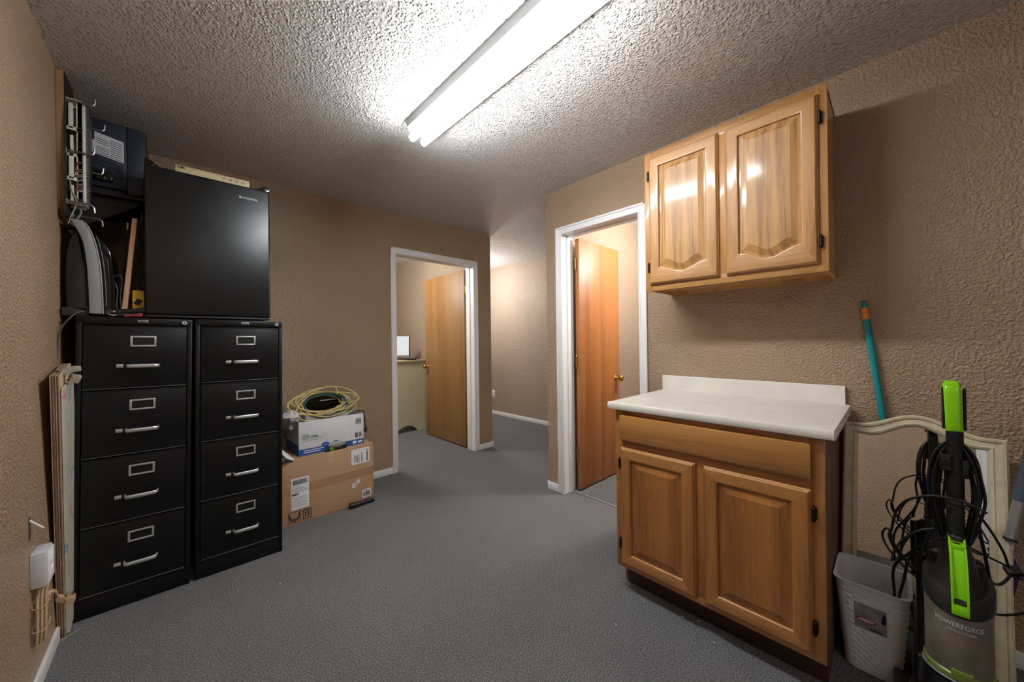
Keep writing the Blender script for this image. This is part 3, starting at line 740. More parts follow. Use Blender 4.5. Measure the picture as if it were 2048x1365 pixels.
off = (-.16, 2.525, 1.361)
t = thing('black_pouch', 'rolled black pouch with a red printed mark, in front of the yellow tin', 'pouch', off)
b = MB(off); b.cyl((-.215, 2.528, 1.384), (-.105, 2.520, 1.396), .014, .013, 16, bev=.004); b.box((-.200, 2.515, 1.362), (-.112, 2.56, 1.382), .006); c = b.build('roll', BLACK_RUB, t)
b = MB(off); b.prism([(-.176, 2.5148, 1.365), (-.160, 2.5148, 1.365), (-.150, 2.5148, 1.368), (-.130, 2.5148, 1.366), (-.116, 2.5148, 1.367), (-.114, 2.5148, 1.382), (-.126, 2.5148, 1.381), (-.134, 2.5148, 1.372), (-.150, 2.5148, 1.374), (-.176, 2.5148, 1.372)], (0, -.001, 0)); b.build('printed_mark', RED, c)
b = MB(off); b.tube([(-.200, 2.513, 1.371), (-.214, 2.512, 1.368), (-.226, 2.512, 1.374), (-.222, 2.512, 1.384), (-.205, 2.513, 1.386)], .0025, 8); part(b.build('loop', LOGO_WHITE, t), 'pale wire loop')
b = MB((-.21, 2.55, 1.361)); b.tube([(-.198, 2.545, 1.3665), (-.204, 2.545, 1.42), (-.200, 2.545, 1.49), (-.212, 2.545, 1.535), (-.208, 2.545, 1.556), (-.192, 2.547, 1.562), (-.186, 2.549, 1.54), (-.192, 2.55, 1.45), (-.186, 2.55, 1.3665)], .0042, 8)
tag(b.build('cable', BLACK_RUB, loc=(-.21, 2.55, 1.361)), 'black looped cable standing between the silver-banded machine and the pine board', 'cable')
b = MB((-.30, 2.5, 1.361)); b.tube([at(168, 622, Y=2.50), at(150, 628, Y=2.475), at(132, 644, Y=2.465), at(120, 662, Y=2.46), at(116, 680, Y=2.46), at(114, 720, Y=2.47)], .003, 8)
tag(b.build('power_cord', plain('grey_cord', srgb(70, 72, 72), .5), loc=(-.30, 2.5, 1.361)), 'thin grey cord drooping over the left filing cabinet\'s top edge', 'cord')

# ------------------------------------------------------------------ plywood, scraps, outlet and plug by the left wall
off = (-.355, 2.40, 0)
t = thing('plywood_board', 'thick weathered plywood board with a painted face, leaning between left wall and filing cabinet', 'board', off)
A = [(-.3685, 2.40, .002), (-.346, 2.40, .002), (-.347, 2.68, .05), (-.3695, 2.68, .05)]
B = [(-.343, 2.155, 1.112), (-.319, 2.155, 1.112), (-.334, 2.47, 1.150), (-.357, 2.47, 1.150)]
PLIES = [PLY_EDGE, plain('dark_ply', srgb(78, 58, 44), .85, noise=.3, nscale=60), plain('pale_ply', srgb(196, 168, 138), .85, noise=.2, nscale=50), plain('mid_ply', srgb(136, 106, 80), .85, noise=.25, nscale=55)]
b = MB(off); order = [2, 1, 3, 0, 1, 2, 1, 0, 2]
mixp = lambda p, q, f: Vector(p)+(Vector(q)-Vector(p))*f
for k, mi in enumerate(order):
    f0, f1 = k/len(order), (k+1)/len(order)
    ring = lambda C: [mixp(C[0], C[1], f0), mixp(C[0], C[1], f1), mixp(C[3], C[2], f1), mixp(C[3], C[2], f0)]
    b.loft([ring(A), ring(B)], mat=mi)
b.build('sheet', PLIES, t, smooth=0)
n = .002
b = MB(off); b.loft([[(-.345, 2.405, .01), (-.345+.009, 2.409, .01), (-.346+.009, 2.66, .055), (-.346, 2.66, .055)], [(-.318, 2.17, 1.06), (-.318+.007, 2.175, 1.06), (-.333+.007, 2.46, 1.10), (-.333, 2.46, 1.10)]]); b.build('painted_face', PAINTED, t, smooth=0)
b = MB((-.31, 2.25, 1.12)); b.obox((-.312, 2.262, 1.128), (.062, .03, .020), (.1, -.25, .6), .003)
tag(b.build('wood_scrap', GREY_WOOD, loc=(-.31, 2.25, 1.12)), 'flat grey wood scrap lying on the plywood board\'s top edge', 'wood scrap', 'grey wood scraps on the plywood')
b = MB((-.30, 2.25, 1.09)); b.obox((-.297, 2.262, 1.094), (.030, .026, .034), (.2, .3, .5), .005)
tag(b.build('wood_scrap', GREY_WOOD, loc=(-.30, 2.25, 1.09)), 'small grey wood chunk wedged just under the flat scrap on the plywood board', 'wood scrap', 'grey wood scraps on the plywood')
b = MB((-.335, 2.40, 0)); p0, p1 = at(112, 1287, Z=.006), at(160, 1257, Z=.004); dv = (p1-p0).normalized(); sd = Vector((-dv.y, dv.x, 0))*.007
b.prism([p0-sd, p0+sd, p1+sd*.35, p1-sd*.35], (0, 0, -.004)); tag(b.build('wood_sliver', GREY_WOOD, loc=(-.335, 2.40, 0)), 'thin grey wood sliver on the carpet by the plywood board\'s foot', 'wood sliver')
b = MB((-.335, 2.42, 0)); b.prism([at(131, 1268, Y=2.43), at(139, 1258, Y=2.43), at(142, 1218, Y=2.43), at(137, 1222, Y=2.43)], (0, .006, 0)); tag(b.build('wood_chip', GREY_WOOD, loc=(-.335, 2.42, 0)), 'pale upright wood chip between plywood board and filing cabinet', 'wood chip')
# outlet
off = (XL, 2.06, .45)
t = thing('outlet_box', 'white surface-mounted electrical outlet box on the left wall', 'outlet', off)
b = MB(off); b.box((XL, 2.035, .386), (XL+.036, 2.125, .506), .003); b.build('box', WHITE_ENAMEL, t)
b = MB(off); b.box((XL+.036, 2.042, .392), (XL+.041, 2.118, .500), .002); pl = b.build('cover_plate', WHITE_TRIM, t)
for z in (.424, .470):
    b = MB(off); b.box((XL+.041, 2.064, z-.015), (XL+.044, 2.096, z+.015), .003); r = b.build('receptacle', WHITE_TRIM, pl)
b = MB((XL, 2.04, .6)); b.tube([(XL, 2.035, .628), (XL+.010, 2.045, .610), (XL+.026, 2.06, .585)], .0035, 8)
tag(b.build('wire_stub', WHITE_TRIM, loc=(XL, 2.04, .6)), 'short white wire poking out of a hole in the left wall', 'wire')
b = MB((XL, 2.03, .6)); b.box((XL-.001, 2.028, .560), (XL+.0012, 2.048, .636)); struct(b.build('trim_5', plain('torn_hole', srgb(72, 58, 46), .9), loc=(XL, 2.03, .6)))
off = (-.34, 2.06, .3)
t = thing('extension_plug', 'tied bundle of beige cord with its plug, hanging below the outlet box', 'plug', off)
b = MB(off)
for k in range(5):
    ox = XL+.010+.007*(k % 3); oy = 2.045+.011*k
    b.tube([(ox, oy, .185), (ox+.004, oy-.006, .22), (ox+.004, oy, .29), (ox+.003, oy+.010, .345), (ox+.006, oy+.02, .375)], .0042, 8)
for o_ in (0, .006): b.tube([at(86, 1215, Y=2.07), at(92, 1198, Y=2.09), at(100, 1186-400*o_, Y=2.11), at(110, 1185-400*o_, Y=2.13), at(114, 1192, Y=2.15), at(122, 1196, Y=2.16)], .0045, 8)
b.build('cord', BEIGE, t)
for z in (.24, .32):
    b = MB(off); b.tube([(XL+.004, 2.035, z), (XL+.03, 2.03, z), (XL+.032, 2.10, z+.006), (XL+.004, 2.105, z+.006)], .002, 6, closed=True); b.build('tie', BEIGE, t)
pp, pq = at(112, 1196, Y=2.16), at(150, 1196, Y=2.16)
b = MB(off); b.loft([[pp+Vector((0, y, z)) for y, z in ((-.010, -.009), (.010, -.009), (.010, .009), (-.010, .009))], [(pp+pq)/2+Vector((0, y, z-.006)) for y, z in ((-.012, -.012), (.012, -.012), (.012, .010), (-.012, .010))], [pq+Vector((-.02, y, z-.002)) for y, z in ((-.018, -.014), (.018, -.014), (.018, .011), (-.018, .011))], [pq+Vector((0, y, z)) for y, z in ((-.016, -.010), (.016, -.010), (.016, .009), (-.016, .009))]]); pb = b.build('plug_body', BEIGE, t)
b = MB(off)
for dx, dy in ((-.022, -.004), (-.006, .006)): b.box(pq+Vector((dx-.003, dy-.001, .004)), pq+Vector((dx+.003, dy+.001, .024)), .0006)
b.build('prong', BRASS, pb)

# ------------------------------------------------------------------ cardboard box with stickers
off = (.8, 2.79, 0)
rot = math.radians(2.6)
t = thing('cardboard_box', 'large brown cardboard box with white shipping labels on the carpet, right of the filing cabinets', 'box', (.455, 2.772, 0), (0, 0, rot))
W, D, HB = .672, .385, .440
b = MB(); b.prism([(0, 0, 0), (W, 0, 0), (W, 0, HB), (.135, 0, HB), (.07, 0, HB-.03), (0, 0, HB-.085)], (0, D, 0), bev=.004); b.build('carton', KRAFT, t)
b = MB(); b.prism([(.002, .02, HB-.082), (.07, .004, HB-.027), (.12, .004, HB+.002), (.11, .20, HB+.004), (.0, .22, HB-.06)], (0, 0, .004)); part(b.build('flap', KRAFT, t), 'crushed corner flap')
b = MB(); b.box((.001, -.0012, .205), (W-.001, .001, .262)); part(b.build('tape', KRAFT_TAPE, t), 'shiny brown packing tape across the middle')
b = MB(); b.box((.34, -.0012, .37), (.37, .001, HB)); b.box((.335, -.0016, HB-.03), (.375, .0, HB-.002)); part(b.build('clear_tape', plain('torn_tape', srgb(196, 166, 134), .35, noise=.2, nscale=60), t), 'torn clear tape at the top edge')
R_, U_ = (1, 0, 0), (0, 0, 1)
def sticker(x0, x1, z0, z1, name='shipping_label', poly=None):
    b = MB(); y = -.0014
    b.prism(poly or [(x0, y, z0), (x1, y, z0), (x1, y, z1), (x0, y, z1)], (0, -.0008, 0)); return b.build(name, PAPER, t)
def print_on(par, fn, name='print_lettering', mat=None):
    global barcode
    b = MB(); keep = barcode
    def own(mb, *a):
        q = MB(); keep(q, *a); q.build('barcode', mat or INK, par); return mb
    barcode = own; fn(b); barcode = keep
    b.build(name, mat or INK, par)
yl = -.0022
s = sticker(.103, .212, .100, .312)
def f(b):
    barcode(b, (.112, yl, .268), R_, U_, .092, .032, 30, .0006, 1)
    barcode(b, (.108, yl, .196), R_, U_, .042, .014, 20, .0006, 5)
    for k in range(5): plate(b, (.107, yl, 0), R_, U_, 0, .06+.012*k, .252-k*.0085, .2535-k*.0085, .0006)
    for k in range(5): plate(b, (.107, yl, 0), R_, U_, 0, .096-.01*(k % 3), .180-k*.014, .182-k*.014, .0006)
print_on(s, f)
s = sticker(.500, .640, .304, .420)
def f(b):
    rr, uu = (0, 0, 1), (-1, 0, 0)
    barcode(b, (.628, yl, .316), rr, uu, .09, .014, 26, .0006, 2)
    barcode(b, (.585, yl, .316), rr, uu, .07, .010, 20, .0006, 8)
    for k in range(4): plate(b, (.560-k*.011, yl, .318), rr, uu, 0, .05+.01*(k % 2), 0, .004, .0006)
    b.lathe([(.003, 0), (.003, -.0006)], (.565, yl, .400), 10, axis='Y')
print_on(s, f)
s = sticker(0, 0, 0, 0, poly=[(.505, -.0014, .135), (.520, -.0014, .130), (.565, -.0014, .165), (.565, -.0014, .185), (.545, -.0014, .186), (.505, -.0014, .160)])
print_on(s, lambda b: [plate(b, (.515, yl, .148+k*.011), R_, U_, .004*k, .030+.004*k, 0, .003, .0006) for k in range(3)])
s = sticker(.580, .646, .036, .098)
def f(b):
    barcode(b, (.587, yl, .046), R_, U_, .052, .034, 20, .0006, 3); plate(b, (.598, yl, .086), R_, U_, 0, .036, 0, .004, .0006)
print_on(s, f)
b = MB()
def rect_line(x0, x1, z0, z1, w):
    for a in ((x0, x1, z0, z0+w), (x0, x1, z1-w, z1), (x0, x0+w, z0, z1), (x1-w, x1, z0, z1)): plate(b, (0, -.0014, 0), R_, U_, *a, .0006)
rect_line(.086, .158, .018, .090, .0022); rect_line(.172, .226, .020, .082, .004)
for x in (.189, .207):
    plate(b, (0, -.0014, 0), R_, U_, x-.0025, x+.0025, .036, .066, .0006)
    b.prism([(x-.008, -.0014, .060), (x+.008, -.0014, .060), (x, -.0014, .072)], (0, -.0006, 0)); b.prism([(x-.006, -.0014, .040), (x+.006, -.0014, .040), (x, -.0014, .032)], (0, -.0006, 0))
# fragile figure: two hands over a crate
for sgn in (-1, 1):
    cxx = .122
    b.prism([(cxx+sgn*.030, -.0014, .078), (cxx+sgn*.024, -.0014, .076), (cxx+sgn*.027, -.0014, .060), (cxx+sgn*.018, -.0014, .048), (cxx+sgn*.020, -.0014, .034), (cxx+sgn*.026, -.0014, .034), (cxx+sgn*.027, -.0014, .048), (cxx+sgn*.034, -.0014, .058)], (0, -.0006, 0))
for k in range(6): plate(b, (0, -.0014, 0), R_, U_, .104+k*.0065, .1075+k*.0065, .026+.004*(k % 2), .046, .0006)
plate(b, (0, -.0014, 0), R_, U_, .116, .128, .022, .026, .0006); plate(b, (0, -.0014, 0), R_, U_, .174, .222, .0855, .0875, .0006)
b.build('shipping_marks', INK, t)

# ------------------------------------------------------------------ copy paper carton and its contents
off2 = (.617, 2.822, .441); rot2 = math.radians(3.0)
t = thing('paper_carton', 'open white copy paper carton with a blue bottom band, on the big cardboard box', 'box', off2, (0, 0, rot2))
W, D, HC = .452, .285, .236
b = MB(); th = .004
b.box((0, 0, 0), (W, D, th)); b.box((0, 0, 0), (W, th, HC), .001); b.box((0, D-th, 0), (W, D, HC+.02), .001)
b.prism([(0, th, 0), (0, D, 0), (0, D, HC+.02), (0, th, HC)], (th, 0, 0)); b.prism([(W-th, th, 0), (W-th, D, 0), (W-th, D, HC+.02), (W-th, th, HC)], (th, 0, 0))
b.build('carton', BOX_WHITE, t)
b = MB()
pts = [(0, .052), (.20, .048), (.20, .060)]
b.prism([(0, -.001, .001), (W, -.001, .001), (W, -.001, .040), (0, -.001, .046)], (0, -.0006, 0))
for cx, r in ((.172, .027), (.243, .024)): b.prism([(cx+r*math.cos(2*PI*k/24), -.0012, .048+r*.8*math.sin(2*PI*k/24)) for k in range(24)], (0, -.0006, 0))
b.box((-.0016, .0, .001), (-.0004, D, .075)); b.build('printed_band', BOX_BLUE, t)
text('lettering', 'COPY PAPER', .018, (.022, -.0014, .120), R_, U_, LABEL_GREY, t, bold=.0004)
b = MB()
plate(b, (.022, -.0012, .112), R_, U_, 0, .14, 0, .0016, .0006); plate(b, (.022, -.0012, .098), R_, U_, 0, .13, 0, .0014, .0006); plate(b, (.150, -.0012, .126), R_, U_, 0, .045, 0, .0012, .0006)
plate(b, (.022, -.0012, .140), R_, U_, 0, .042, 0, .004, .0006)
b.build('print_lettering', LABEL_GREY, t); b = MB()
for lo, hi in (((.392, .160), (.432, .164)), ((.392, .196), (.432, .200)), ((.392, .160), (.396, .200)), ((.428, .160), (.432, .200))): plate(b, (0, -.0012, 0), R_, U_, lo[0], hi[0], lo[1], hi[1], .0006)
for k in range(3): plate(b, (.400+.010*k, -.0012, .168), R_, U_, 0, .006, 0, .024, .0006)
b.build('logo_mark', LABEL_GREY, t); b = MB()
barcode(b, (.386, -.0012, .058), R_, U_, .022, .036, 9, .0006, 11); barcode(b, (.416, -.0012, .060), R_, U_, .022, .032, 6, .0006, 12)
b.build('barcode', LABEL_GREY, t)
b = MB()
for k in range(2): plate(b, (.030, -.0018, .030-.014*k), R_, U_, 0, .13-.02*k, 0, .005, .0006)
b.build('pale_lettering', PAPER, t); b = MB()
plate(b, (.368, -.0018, .012), R_, U_, 0, .026, 0, .02, .0006); plate(b, (.406, -.0018, .014), R_, U_, 0, .034, 0, .014, .0006); b.build('pale_lettering', PAPER, t); b = MB(); plate(b, (.16, -.0022, .050), R_, U_, 0, .026, 0, .003, .0006); plate(b, (.23, -.0022, .050), R_, U_, 0, .026, 0, .003, .0006)
b.build('pale_lettering', PAPER, t)

# cords in the carton
rnd = random.Random(12)
def coil(cx, cy, cz, a, bz, by, turns, wob, seed, n=18):
    rnd = random.Random(seed); pts = []
    for k in range(turns):
        da, db, ph = rnd.uniform(-wob, wob), rnd.uniform(-wob, wob), rnd.uniform(-.25, .25)
        ox, oz = rnd.uniform(-wob, wob), rnd.uniform(-wob*.5, wob*.5)
        for i in range(n):
            q = 2*PI*i/n
            pts.append((cx+ox+(a+da)*math.cos(q)+.012*math.sin(2*q+ph), cy+by*math.sin(q+ph)+k*.002, cz+oz+(bz+db*.6)*math.sin(q+ph*.5)))
    return pts
base0 = Vector((.83, 2.95, .62))
b = MB(base0); b.tube(coil(.812, 2.945, .770, .178, .092, .050, 7, .044, 5), .0048, 7, sub=2)
b.tube([(.64, 2.90, .70), (.62, 2.915, .74), (.70, 2.95, .83), (.80, 2.95, .885), (.87, 2.95, .895), (.905, 2.95, .87), (.905, 2.945, .83)], .0048, 7, sub=6)
b.tube([(.63, 2.87, .70), (.66, 2.86, .68), (.70, 2.86, .672), (.74, 2.87, .67)], .0048, 7, sub=6)
tag(b.build('extension_cable', YELLOW_CORD, loc=base0), 'coiled yellow extension cord heaped over the copy paper carton', 'cord')
b = MB(base0); b.tube(coil(.825, 2.935, .757, .150, .080, .035, 5, .012, 9), .0052, 7, sub=2)
tag(b.build('extension_cable', GREEN_CORD, loc=base0), 'coiled dark green cord inside the yellow coil, in the copy paper carton', 'cord')
off = (.83, 3.03, .60)
t = thing('black_device', 'glossy black rounded device resting in the copy paper carton inside the cord coils', 'device', off)
b = MB(off); b.prism([(.83+.130*math.copysign(abs(math.cos(q))**.6, math.cos(q)), 3.0, .775+.062*math.copysign(abs(math.sin(q))**.7, math.sin(q))) for q in [2*PI*k/28 for k in range(28)]], (0, .075, 0), bev=.012); c = b.build('case', BLACK_GLOSS, t)
b = MB(off); b.box((.80, 2.998, .785), (.915, 3.002, .791), .001); b.build('silver_stripe', LOGO_WHITE, c)
b = MB(off); b.box((.78, 3.02, .45), (.88, 3.07, .71), .01); b.build('base', BLACK, t)
b = MB(off); b.box((.70, 3.00, .62), (.96, 3.06, .70), .01); part(b.build('wrap', PLASTIC_BAG, t), 'crumpled white wrap')
b = MB((1.075, 2.85, .5)); b.tube([(1.035, 2.90, .69), (1.060, 2.84, .695), (1.074, 2.838, .66), (1.078, 2.84, .60), (1.081, 2.84, .56)], .004, 8); b.box((1.071, 2.830, .530), (1.091, 2.850, .562), .003)
tag(b.build('adapter_cord', BLACK_RUB, loc=(1.075, 2.85, .5)), 'black cord with a small plug hanging over the copy paper carton\'s right edge', 'cord')
def blob(mb, c, r, seed, n=14, m=8, amp=.25):
    rnd = random.Random(seed); rings = []
    for i in range(m+1):
        th = PI*i/m; ring = []
        for k in range(n):
            ph = 2*PI*k/n; s = 1+amp*(rnd.random()-.5) if 0 < i < m else 1
            ring.append((c[0]+r[0]*s*max(.02, math.sin(th))*math.cos(ph), c[1]+r[1]*s*max(.02, math.sin(th))*math.sin(ph), c[2]+r[2]*s*math.cos(th)))
        rings.append(ring)
    mb.loft(rings); return mb
b = MB((.59, 2.94, .60)); blob(b, (.594, 2.94, .705), (.055, .05, .045), 3, amp=.4); blob(b, (.60, 2.95, .655), (.030, .03, .05), 5, amp=.4)
tag(b.build('plastic_bag', PLASTIC_BAG, loc=(.59, 2.94, .60), smooth=20), 'crumpled clear plastic bag poking out at the copy paper carton\'s left side', 'bag')
off = (.86, 2.800, .44)
t = thing('blister_pack', 'small clear plastic pack with black and lime card before the copy paper carton', 'package', off)
b = MB(off); b.prism([(.775, 2.812, .443), (.925, 2.816, .443), (.930, 2.818, .468), (.90, 2.82, .486), (.86, 2.82, .482), (.80, 2.818, .470)], (0, -.012, 0), bev=.004); c = b.build('card', BLACK, t)
b = MB(off); b.lathe([(.0125, 0), (.0125, -.001), (.007, -.001), (.007, 0)], (.822, 2.7985, .457), 14, axis='Y'); b.build('recycling_mark', LIME, c)
b = MB(off); blob(b, (.858, 2.806, .483), (.060, .012, .022), 8, amp=.3); b.build('clear_blister', plain('clear_grey_plastic', srgb(150, 152, 142), .2), t)
b = MB((.53, 2.78, .42))
for k in range(3):
    b.prism([(.466, 2.775+.012*k, .565-.02*k), (.474, 2.80+.012*k, .565-.02*k), (.545, 2.80+.01*k, .455-.008*k), (.585, 2.785+.01*k, .434), (.578, 2.768+.01*k, .434), (.53, 2.770+.01*k, .462-.008*k)], (0, 0, .0015))
tag(b.build('envelopes', PAPER, loc=(.53, 2.78, .42)), 'bent white envelopes between the filing cabinet and the copy paper carton', 'envelopes')
b = MB((1.01, 2.765, 0)); pa, pb_ = Vector((.925, 2.752, .0215)), Vector((1.108, 2.760, .0175))
t = thing('flashlight', 'black tube-shaped flashlight lying on the carpet against the cardboard box', 'flashlight', (1.01, 2.765, 0))
b.cyl(pa+(pb_-pa)*.3, pb_, .0165, .0165, 18, bev=.003); b.build('barrel', BLACK_RUB, t)
b = MB((1.01, 2.765, 0)); b.cyl(pa, pa+(pb_-pa)*.34, .0205, .0195, 18, bev=.003); b.build('head', BLACK, t)

# ------------------------------------------------------------------ office seen through the back doorway
off = (2.35, 4.56, 0)
t = thing('desk', 'pale desk with an arched cutout in its side, seen through the back doorway', 'desk', off)
b = MB(off); x0, x1, y0 = 2.04, 2.585, 4.545; zt = .955
arc = [(x0+.10, .002)]+[(x0+.105+(.30)*k/12, .085*math.sin(PI*k/12)**.6+.004) for k in range(13)]+[(x1-.135, .002)]
b.prism([(x0, y0, .002)]+[(x, y0, z) for x, z in arc]+[(x1, y0, .002), (x1, y0, zt), (x0, y0, zt)], (0, .03, 0)); b.build('side_panel', DESK, t)
b = MB(off); b.box((x0-.02, y0-.02, zt), (x1+.01, 5.75, zt+.026), .004); b.build('desktop', plain('desk_edge', srgb(176, 158, 126), .45), t)
b = MB(off); b.box((x1-.02, y0+.03, .002), (x1, 5.7, zt)); b.build('back_panel', DESK, t)
b = MB(off); b.prism([(x0, 5.66, .002), (x1, 5.66, .002), (x1, 5.66, zt), (x0, 5.66, zt)], (0, .03, 0)); b.build('side_panel', DESK, t)
zd = zt+.026
off = (2.20, 4.72, zd)
t = thing('monitor', 'thin black-framed computer monitor with a white screen on the office desk', 'monitor', off, (0, 0, math.radians(0)))
nrm = Vector((-.72, -.69, 0)); rg = Vector((.69, -.72, 0)); up = Vector((.03, .03, 1)).normalized(); c0 = Vector((2.21, 4.80, zd+.185))
def mpl(x0, x1, y0, y1, z0, z1, b, bev=.002):
    P = lambda x, y, z: c0+rg*x+up*y+nrm*z
    b.prism([P(x0, y0, z0), P(x1, y0, z0), P(x1, y1, z0), P(x0, y1, z0)], nrm*(z1-z0), bev=bev)
b = MB(off); mpl(-.25, .25, -.14, .155, -.018, .006, b); b.build('frame', BLACK, t)
b = MB(off); mpl(-.24, .24, -.118, .147, .0055, .0075, b, 0); b.build('screen', SCREEN, t)
b = MB(off); mpl(-.24, .24, -.137, -.120, .0055, .0072, b, 0); b.build('bezel', SILVER_PLASTIC, t)
b = MB(off); b.cyl(c0-nrm*.03+Vector((0, 0, -.185)), c0-nrm*.03+Vector((0, 0, -.02)), .018, n=14); b.lathe([(.001, .0), (.10, 0), (.10, .008), (.03, .014), (.001, .014)], (c0.x, c0.y, zd), 24); b.build('stand', BLACK, t)
b = MB((2.39, 4.70, zd)); b.obox((2.39, 4.70, zd+.009), (.13, .34, .016), (0, 0, -.15), .004)
tag(b.build('keyboard', BLACK, loc=(2.39, 4.70, zd)), 'flat black keyboard on the office desk in front of the monitor', 'keyboard')

# hall outlet
off = (XH, 4.63, .35)
t = thing('wall_outlet', 'white outlet cover plate low on the hall wall', 'outlet', off)
b = MB(off); b.box((XH-.006, 4.590, .288), (XH, 4.662, .405), .002); pl = b.build('cover_plate', WHITE_TRIM, t)
for z in (.325, .368):
    b = MB(off); b.box((XH-.009, 4.609, z-.014), (XH-.005, 4.643, z+.014), .002); b.build('receptacle', WHITE_ENAMEL, pl)

# ------------------------------------------------------------------ leaning mirror, broom, basket, vacuum, mop
lean = math.radians(11.0)
# local frame: x across (image right = world -Y), z up along the glass, front = -y -> world -X
t = thing('mirror', 'cream-framed mirror with a curved top, leaning on the right wall beside the base cabinet', 'mirror', (2.012, -.050, .004), (-lean, 0, RZ+math.radians(0)))
t.rotation_euler = (Matrix.Rotation(RZ, 3, 'Z') @ Matrix.Rotation(-lean, 3, 'X') @ Matrix.Rotation(math.radians(.7), 3, 'Y')).to_euler()
HWm = .215; hs = .862; st = .046
def mtop(x, d):
    u = abs(x)/HWm
    k = .5+.5*math.cos(PI*min(1, u/.80))
    return hs-.004-d+.056*k
# frame profile (offset inward w, height out h)
prof = [(0, 0), (0, .018), (.006, .024), (.013, .022), (.016, .016), (.030, .017), (.034, .020), (.040, .017), (.046, .008), (.046, 0)]
n = 36
def mring(w, h):
    xs = HWm-w
    pts = [(-xs, -h, .270-w if False else 0)]
    return xs
b = MB()
rings = []
for w, h in prof:
    xs = HWm-w; ring = [(-xs, -h, .002)]
    for k in range(n+1):
        x = -xs+2*xs*k/n; ring.append((x, -h, mtop(x*HWm/xs, w)))
    ring.append((xs, -h, .002)); rings.append(ring)
rings.append(rings[0])
b.loft(rings, closed=False, cap0=False, cap1=False)
b.box((-HWm+.02, -.014, .235), (HWm-.02, -.001, .305), .004)
b.box((-HWm, -.012, .0015), (-HWm+.046, -.001, .01)); b.box((HWm-.046, -.012, .0015), (HWm, -.001, .01))
b.build('frame', CREAM_PAINT, t, smooth=28)
b = MB(); xs = HWm-.044
b.prism([(-xs, -.004, .30), (xs, -.004, .30)]+[(xs-2*xs*k/n, -.004, mtop((xs-2*xs*k/n)*HWm/xs, .044)) for k in range(n+1)], (0, .003, 0)); b.build('glass', MIRROR, t)
# broom handle behind
t = thing('broom_handle', 'teal pole with an orange band, leaning on the right wall behind the mirror', 'broom handle', (2.17, -.03, .0))
off = (2.17, -.03, 0); ptop = at(1727, 602, X=2.2365); pm = at(1765, 830, X=2.226)
d = (pm-ptop).normalized(); L = ptop.z/abs(d.z); pbot = ptop+d*(L-.012)
b = MB(off); b.cyl(ptop-(-d)*.012, pbot, .0118, n=20); b.lathe([(.001, .012), (.006, .0105), (.010, .006), (.0118, -.001)], ptop-Vector((0, 0, .010)), 20); b.build('pole', TEAL, t)
b = MB(off); b.cyl(ptop+d*.032, ptop+d*.082, .0124, n=20, bev=.0004); b.build('band', ORANGE, t)

# basket
off = (1.89, .075, 0)
t = thing('wastebasket', 'light grey woven-look plastic wastebasket between the base cabinet and the vacuum', 'wastebasket', off)
def rrect(cx, cy, hx, hy, r, z, n=6):
    pts = []
    for sx, sy, a0 in ((1, 1, 0), (-1, 1, PI/2), (-1, -1, PI), (1, -1, 3*PI/2)):
        for k in range(n+1):
            a = a0+PI/2*k/n; pts.append((cx+sx*(hx-r)+r*math.cos(a), cy+sy*(hy-r)+r*math.sin(a), z))
    return pts
bx, by = 1.900, .066; HBk = .330
def bsec(z, grow=0):
    f = z/HBk; return (bx-.004*f, by-.001, .078+.030*f+grow, .070+.024*f+grow, .030)
rings = []; nz = 44
for k in range(nz+1):
    z = HBk*.86*k/nz
    w = .0018 if (k % 2) else 0
    c = bsec(z); rg_ = rrect(c[0], c[1], c[2]+w, c[3]+w, c[4], z+.002, 6)
    # weave: alternate columns in and out
    ring = []
    for i, p in enumerate(rg_): ring.append(p)
    rings.append(ring)
for dz, g in ((.005, .002), (.02, .002), (.040, .003), (.046, .007), (.048, .007)):
    c = bsec(HBk*.86+dz, g); rings.append(rrect(*c, HBk*.86+dz, 6))
for z in (HBk, .2, .01):
    c = bsec(z, -.0035); rings.append(rrect(*c, z, 6))
b = MB(off); b.loft(rings, cap0=True, cap1=True); body = b.build('bin', BASKET, t, smooth=50)
# woven strips on the two visible faces
b = MB(off); rows = 24
for r in range(rows):
    z = .015+r*(HBk*.84)/rows; hgt = HBk*.84/rows*.75
    c = bsec(z+hgt/2)
    x0 = c[0]-c[2]; y0, y1 = c[1]-c[3]+.026, c[1]+c[3]-.026
    nc = 7
    for k in range(nc):
        if (k+r) % 2: continue
        ya = y0+(y1-y0)*k/nc; yb = y0+(y1-y0)*(k+1)/nc
        if .165 < z+hgt/2 < .262 and yb > .025 and ya < .105: continue
        b.prism([(x0+.001, ya-.003, z), (x0-.0035, ya+.004, z), (x0-.0035, yb-.004, z), (x0+.001, yb+.003, z)], (-(.030*hgt/HBk), 0, hgt))
    pass
b.build('weave_pattern', BASKET, body, smooth=30)
b = MB(off)
for r in range(rows):
    z = .015+r*(HBk*.84)/rows; hgt = HBk*.84/rows*.75
    c = bsec(z+hgt/2)
    y0 = c[1]-c[3]
    xa0, xb0 = c[0]-c[2]+.024, c[0]+c[2]-.024
    for k in range(8):
        if (k+r) % 2: continue
        xa = xa0+(xb0-xa0)*k/8; xb = xa0+(xb0-xa0)*(k+1)/8
        b.prism([(xa-.003, y0+.001, z), (xa+.004, y0-.0035, z), (xb-.004, y0-.0035, z), (xb+.003, y0+.001, z)], (0, -(.024*hgt/HBk), hgt))
b.build('weave_pattern', BASKET, body, smooth=30)
xf = lambda z: bx-.004*z/HBk-.078-.030*z/HBk-.0022
b = MB(off); b.prism([(xf(.262), .108, .262), (xf(.262), .026, .262), (xf(.170), .026, .170), (xf(.170), .108, .170)], (-.001, 0, 0)); lb = b.build('label_sticker', plain('grey_label', srgb(150, 148, 148), .5, noise=.3, nscale=30), t)
